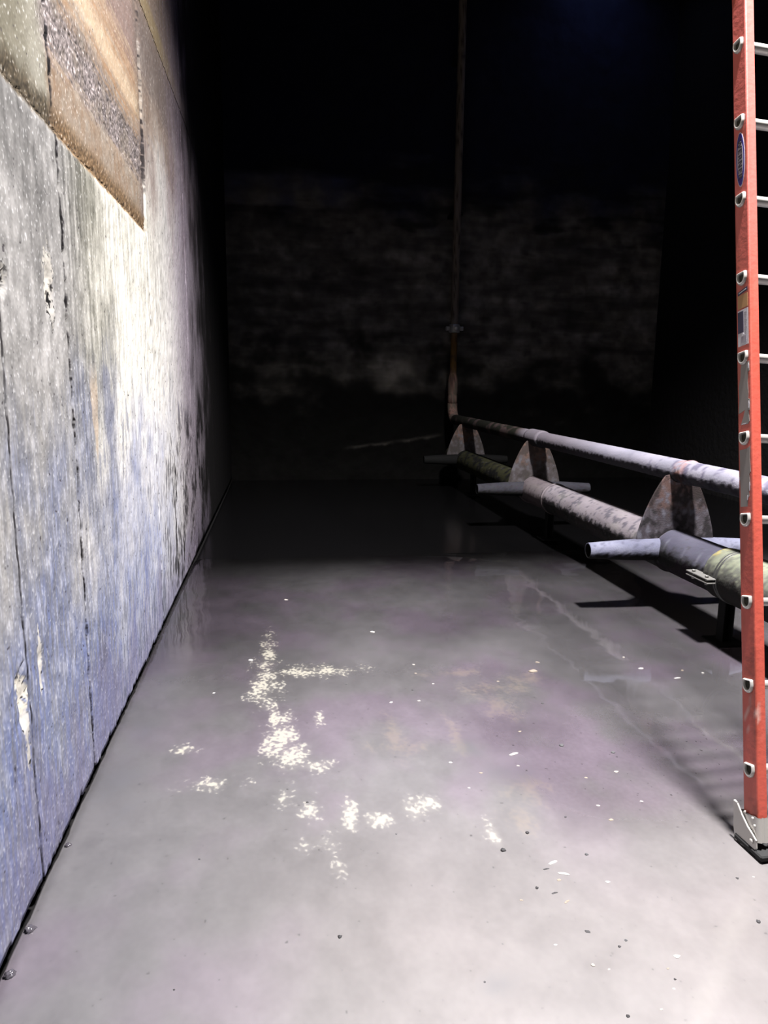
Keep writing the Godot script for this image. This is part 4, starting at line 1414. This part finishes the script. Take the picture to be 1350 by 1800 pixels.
func build_debris() -> void:
	var pale := [mat(Color(0.52, 0.50, 0.48), 0.8), mat(Color(0.60, 0.59, 0.58), 0.75), mat(Color(0.45, 0.41, 0.37), 0.85)]
	var dark := [mat(Color(0.17, 0.165, 0.175), 0.8), mat(Color(0.11, 0.105, 0.115), 0.75), mat(Color(0.24, 0.24, 0.25), 0.8)]
	var flakes := []
	var lumps := []
	for k in 5:
		flakes.append(chip_mesh(100 + k, 0.22, 1.25))
		lumps.append(chip_mesh(200 + k, 0.42, 1.05))
	var sliver := chip_mesh(300, 0.16, 1.9)
	# single ones that can be told apart
	chip("paint_flake", sliver, pale[1], 0.93, -2.24, 0.030, "longest pale flake of the little cluster on the near silt, furthest from the viewer", "flake", "flakes of the small cluster")
	chip("paint_flake", sliver, pale[1], 0.945, -2.18, 0.030, "pale sliver with a dark lower edge, right-hand one of the little flake cluster", "flake", "flakes of the small cluster")
	chip("paint_flake", flakes[1], pale[2], 0.92, -2.15, 0.018, "small curled tan flake, nearest in the little flake cluster", "flake", "flakes of the small cluster")
	chip("dark_sliver", sliver, dark[0], 0.895, -2.21, 0.018, "thin dark sliver at the left of the little flake cluster", "splinter", "splinters by the flake cluster")
	chip("dark_sliver", sliver, dark[0], 0.88, -2.09, 0.018, "thin dark splinter just nearer than the little flake cluster", "splinter", "splinters by the flake cluster")
	chip("dark_sliver", sliver, pale[2], 0.905, -2.045, 0.020, "thin tan curl just right of the splinter below the flake cluster", "splinter", "splinters by the flake cluster")
	chip("dark_lump", lumps[0], dark[1], 0.78, -2.33, 0.024, "black two-lobed lump at the foot of the rightmost white lime streak", "lump")
	chip("dark_lump", lumps[3], dark[1], 0.16, -1.98, 0.017, "lone black crumb on bare silt near the lower middle of the view", "lump")
	chip("dark_lump", lumps[2], dark[1], 0.90, -1.60, 0.013, "small black pebble nearest the lower edge of the view", "lump")
	chip("stone_chip", flakes[2], pale[1], 1.14, -1.78, 0.021, "largest white stone chip on the near right of the silt", "chip")
	chip("stone_chip", lumps[1], pale[0], 0.88, -1.78, 0.014, "round pale pebble left of the largest white stone chip", "chip")
	chip("stone_chip", lumps[2], dark[2], 1.28, -3.05, 0.028, "round grey pebble half sunk in silt left of the ladder's shadow", "pebble")
	chip("stone_chip", sliver, pale[1], 1.03, -3.00, 0.038, "long white flake alone on silt left of the grey pebble", "flake")
	chip("tan_scale", flakes[3], pale[2], 1.45, -3.93, 0.055, "broad tan scrap of scale on the mid floor left of the pale reflected bar", "scale")
	chip("tan_scale", flakes[0], pale[2], 1.52, -4.06, 0.028, "small tan scrap just beyond the broad tan scrap", "scale")
	chip("stone_chip", flakes[4], pale[1], 2.10, -3.90, 0.032, "white flake at the right end of the pale bar reflected in the wet floor", "flake")
	chip("stone_chip", sliver, pale[1], 2.24, -3.74, 0.034, "white sliver on dark wet silt left of the ladder", "flake")
	chip("stone_chip", flakes[1], pale[1], -0.19, -4.29, 0.034, "white flake beside the top of the upper lime streak", "flake")
	chip("stone_chip", flakes[2], pale[0], 0.03, -5.51, 0.032, "pale chip farthest away on the lit silt towards the added black sheet", "chip")
	chip("stone_chip", flakes[0], pale[1], 0.60, -4.72, 0.034, "flat white chip on the mid floor beyond the lime streaks", "chip")
	chip("dark_lump", lumps[4], dark[0], 1.47, -1.88, 0.018, "dark crumb by the pale scored line at the near right", "lump")
	chip("dark_lump", flakes[3], dark[0], 0.92, -1.91, 0.018, "dark flat scrap on the near silt left of a pair of crumbs", "lump")
	# many alike
	var sets := [
		["stone_chip", pale, flakes, "tiny pale chip on the near silt", "chip", "tiny pale chips near the viewer",
			[[0.76, -2.07, 0.012], [1.25, -2.46, 0.020], [1.43, -2.80, 0.020], [1.28, -2.77, 0.015], [1.43, -2.57, 0.014], [1.24, -2.56, 0.016], [1.08, -2.12, 0.015], [0.80, -1.87, 0.010], [0.92, -1.76, 0.009], [1.09, -1.74, 0.009], [1.00, -1.61, 0.010], [1.07, -1.67, 0.009], [1.59, -2.08, 0.010]]],
		["stone_chip", pale, flakes, "tiny pale chip on the middle silt", "chip", "tiny pale chips on the middle floor",
			[[0.77, -4.11, 0.018], [0.76, -3.98, 0.016], [0.83, -3.82, 0.016], [0.71, -3.61, 0.018], [0.56, -3.61, 0.018], [1.20, -3.81, 0.016], [0.73, -2.96, 0.018], [0.76, -2.75, 0.012], [1.02, -2.90, 0.014], [0.84, -2.86, 0.017], [1.13, -3.21, 0.017], [-0.37, -3.83, 0.015]]],
		["stone_chip", pale, lumps, "tiny white chip on wet silt by the pipes", "chip", "tiny white chips by the pipes",
			[[2.33, -3.84, 0.018], [2.08, -4.08, 0.018], [2.43, -3.79, 0.018]]],
		["dark_crumb", dark, lumps, "tiny dark crumb on the near silt", "crumb", "tiny dark crumbs near the viewer",
			[[0.83, -2.12, 0.014], [1.07, -2.27, 0.015], [0.90, -2.42, 0.018], [1.08, -2.50, 0.011], [1.09, -1.70, 0.009], [1.02, -1.86, 0.011], [0.99, -1.84, 0.011], [1.53, -2.08, 0.012], [0.55, -1.76, 0.008], [0.41, -2.47, 0.009], [-0.30, -2.41, 0.009], [-0.31, -1.84, 0.007], [0.09, -2.72, 0.012]]],
		["dark_crumb", dark, lumps, "tiny dark crumb on the middle silt", "crumb", "tiny dark crumbs on the middle floor",
			[[0.70, -3.75, 0.013], [0.35, -3.87, 0.016], [1.35, -3.50, 0.016], [1.49, -2.96, 0.021]]]]
	var k := 0
	var nth := ["nearest the viewer", "second nearest the viewer", "third nearest the viewer", "fourth nearest the viewer", "fifth nearest the viewer", "sixth nearest the viewer", "seventh nearest the viewer", "eighth nearest the viewer", "ninth nearest the viewer", "tenth nearest the viewer", "eleventh nearest the viewer", "twelfth nearest the viewer", "farthest from the viewer"]
	for s in sets:
		var row: Array = s[6]
		row.sort_custom(func(p, q): return p[1] > q[1])
		for n in row.size():
			var e: Array = row[n]
			var which: String = "farthest from the viewer" if n == row.size() - 1 else nth[n]
			chip(s[0], s[2][k % 5], s[1][k % 3], e[0], e[1], e[2] * 1.05, "%s, %s of its group" % [s[3], which], s[4], s[5])
			k += 1
	# wet rubble that fell from the wall's foot
	var wet := mat(Color(0.22, 0.21, 0.23), 0.1)
	var clod := [["wet glistening clod at the wall's foot, just below the joint's end", -2.55, 0.022], ["wet dark clod against the wall's foot, between its two neighbours", -2.13, 0.030], ["wet clod against the wall's foot, nearest the lower left corner", -1.955, 0.030]]
	for e in clod:
		var o := part("clod", clod_mesh(int(-e[1] * 100)), wet, self)
		o.position = Vector3(-0.776, floor_y(-0.776, e[1]) - 0.003, e[1])
		o.scale = Vector3.ONE * e[2] * 0.55
		tag(o, e[0], "clod")


func clod_mesh(sd: int) -> ArrayMesh:
	var n := FastNoiseLite.new()
	n.seed = sd
	n.frequency = 0.9
	return grid(20, 10, func(i, j):
		var a: float = -TAU * (i % 20) / 20.0
		var t: float = PI / 2 * j / 10.0
		var d := Vector3(cos(a) * cos(t), sin(t) * 0.8, sin(a) * cos(t))
		return d * (1.0 + 0.45 * n.get_noise_3dv(d * 2.0)))
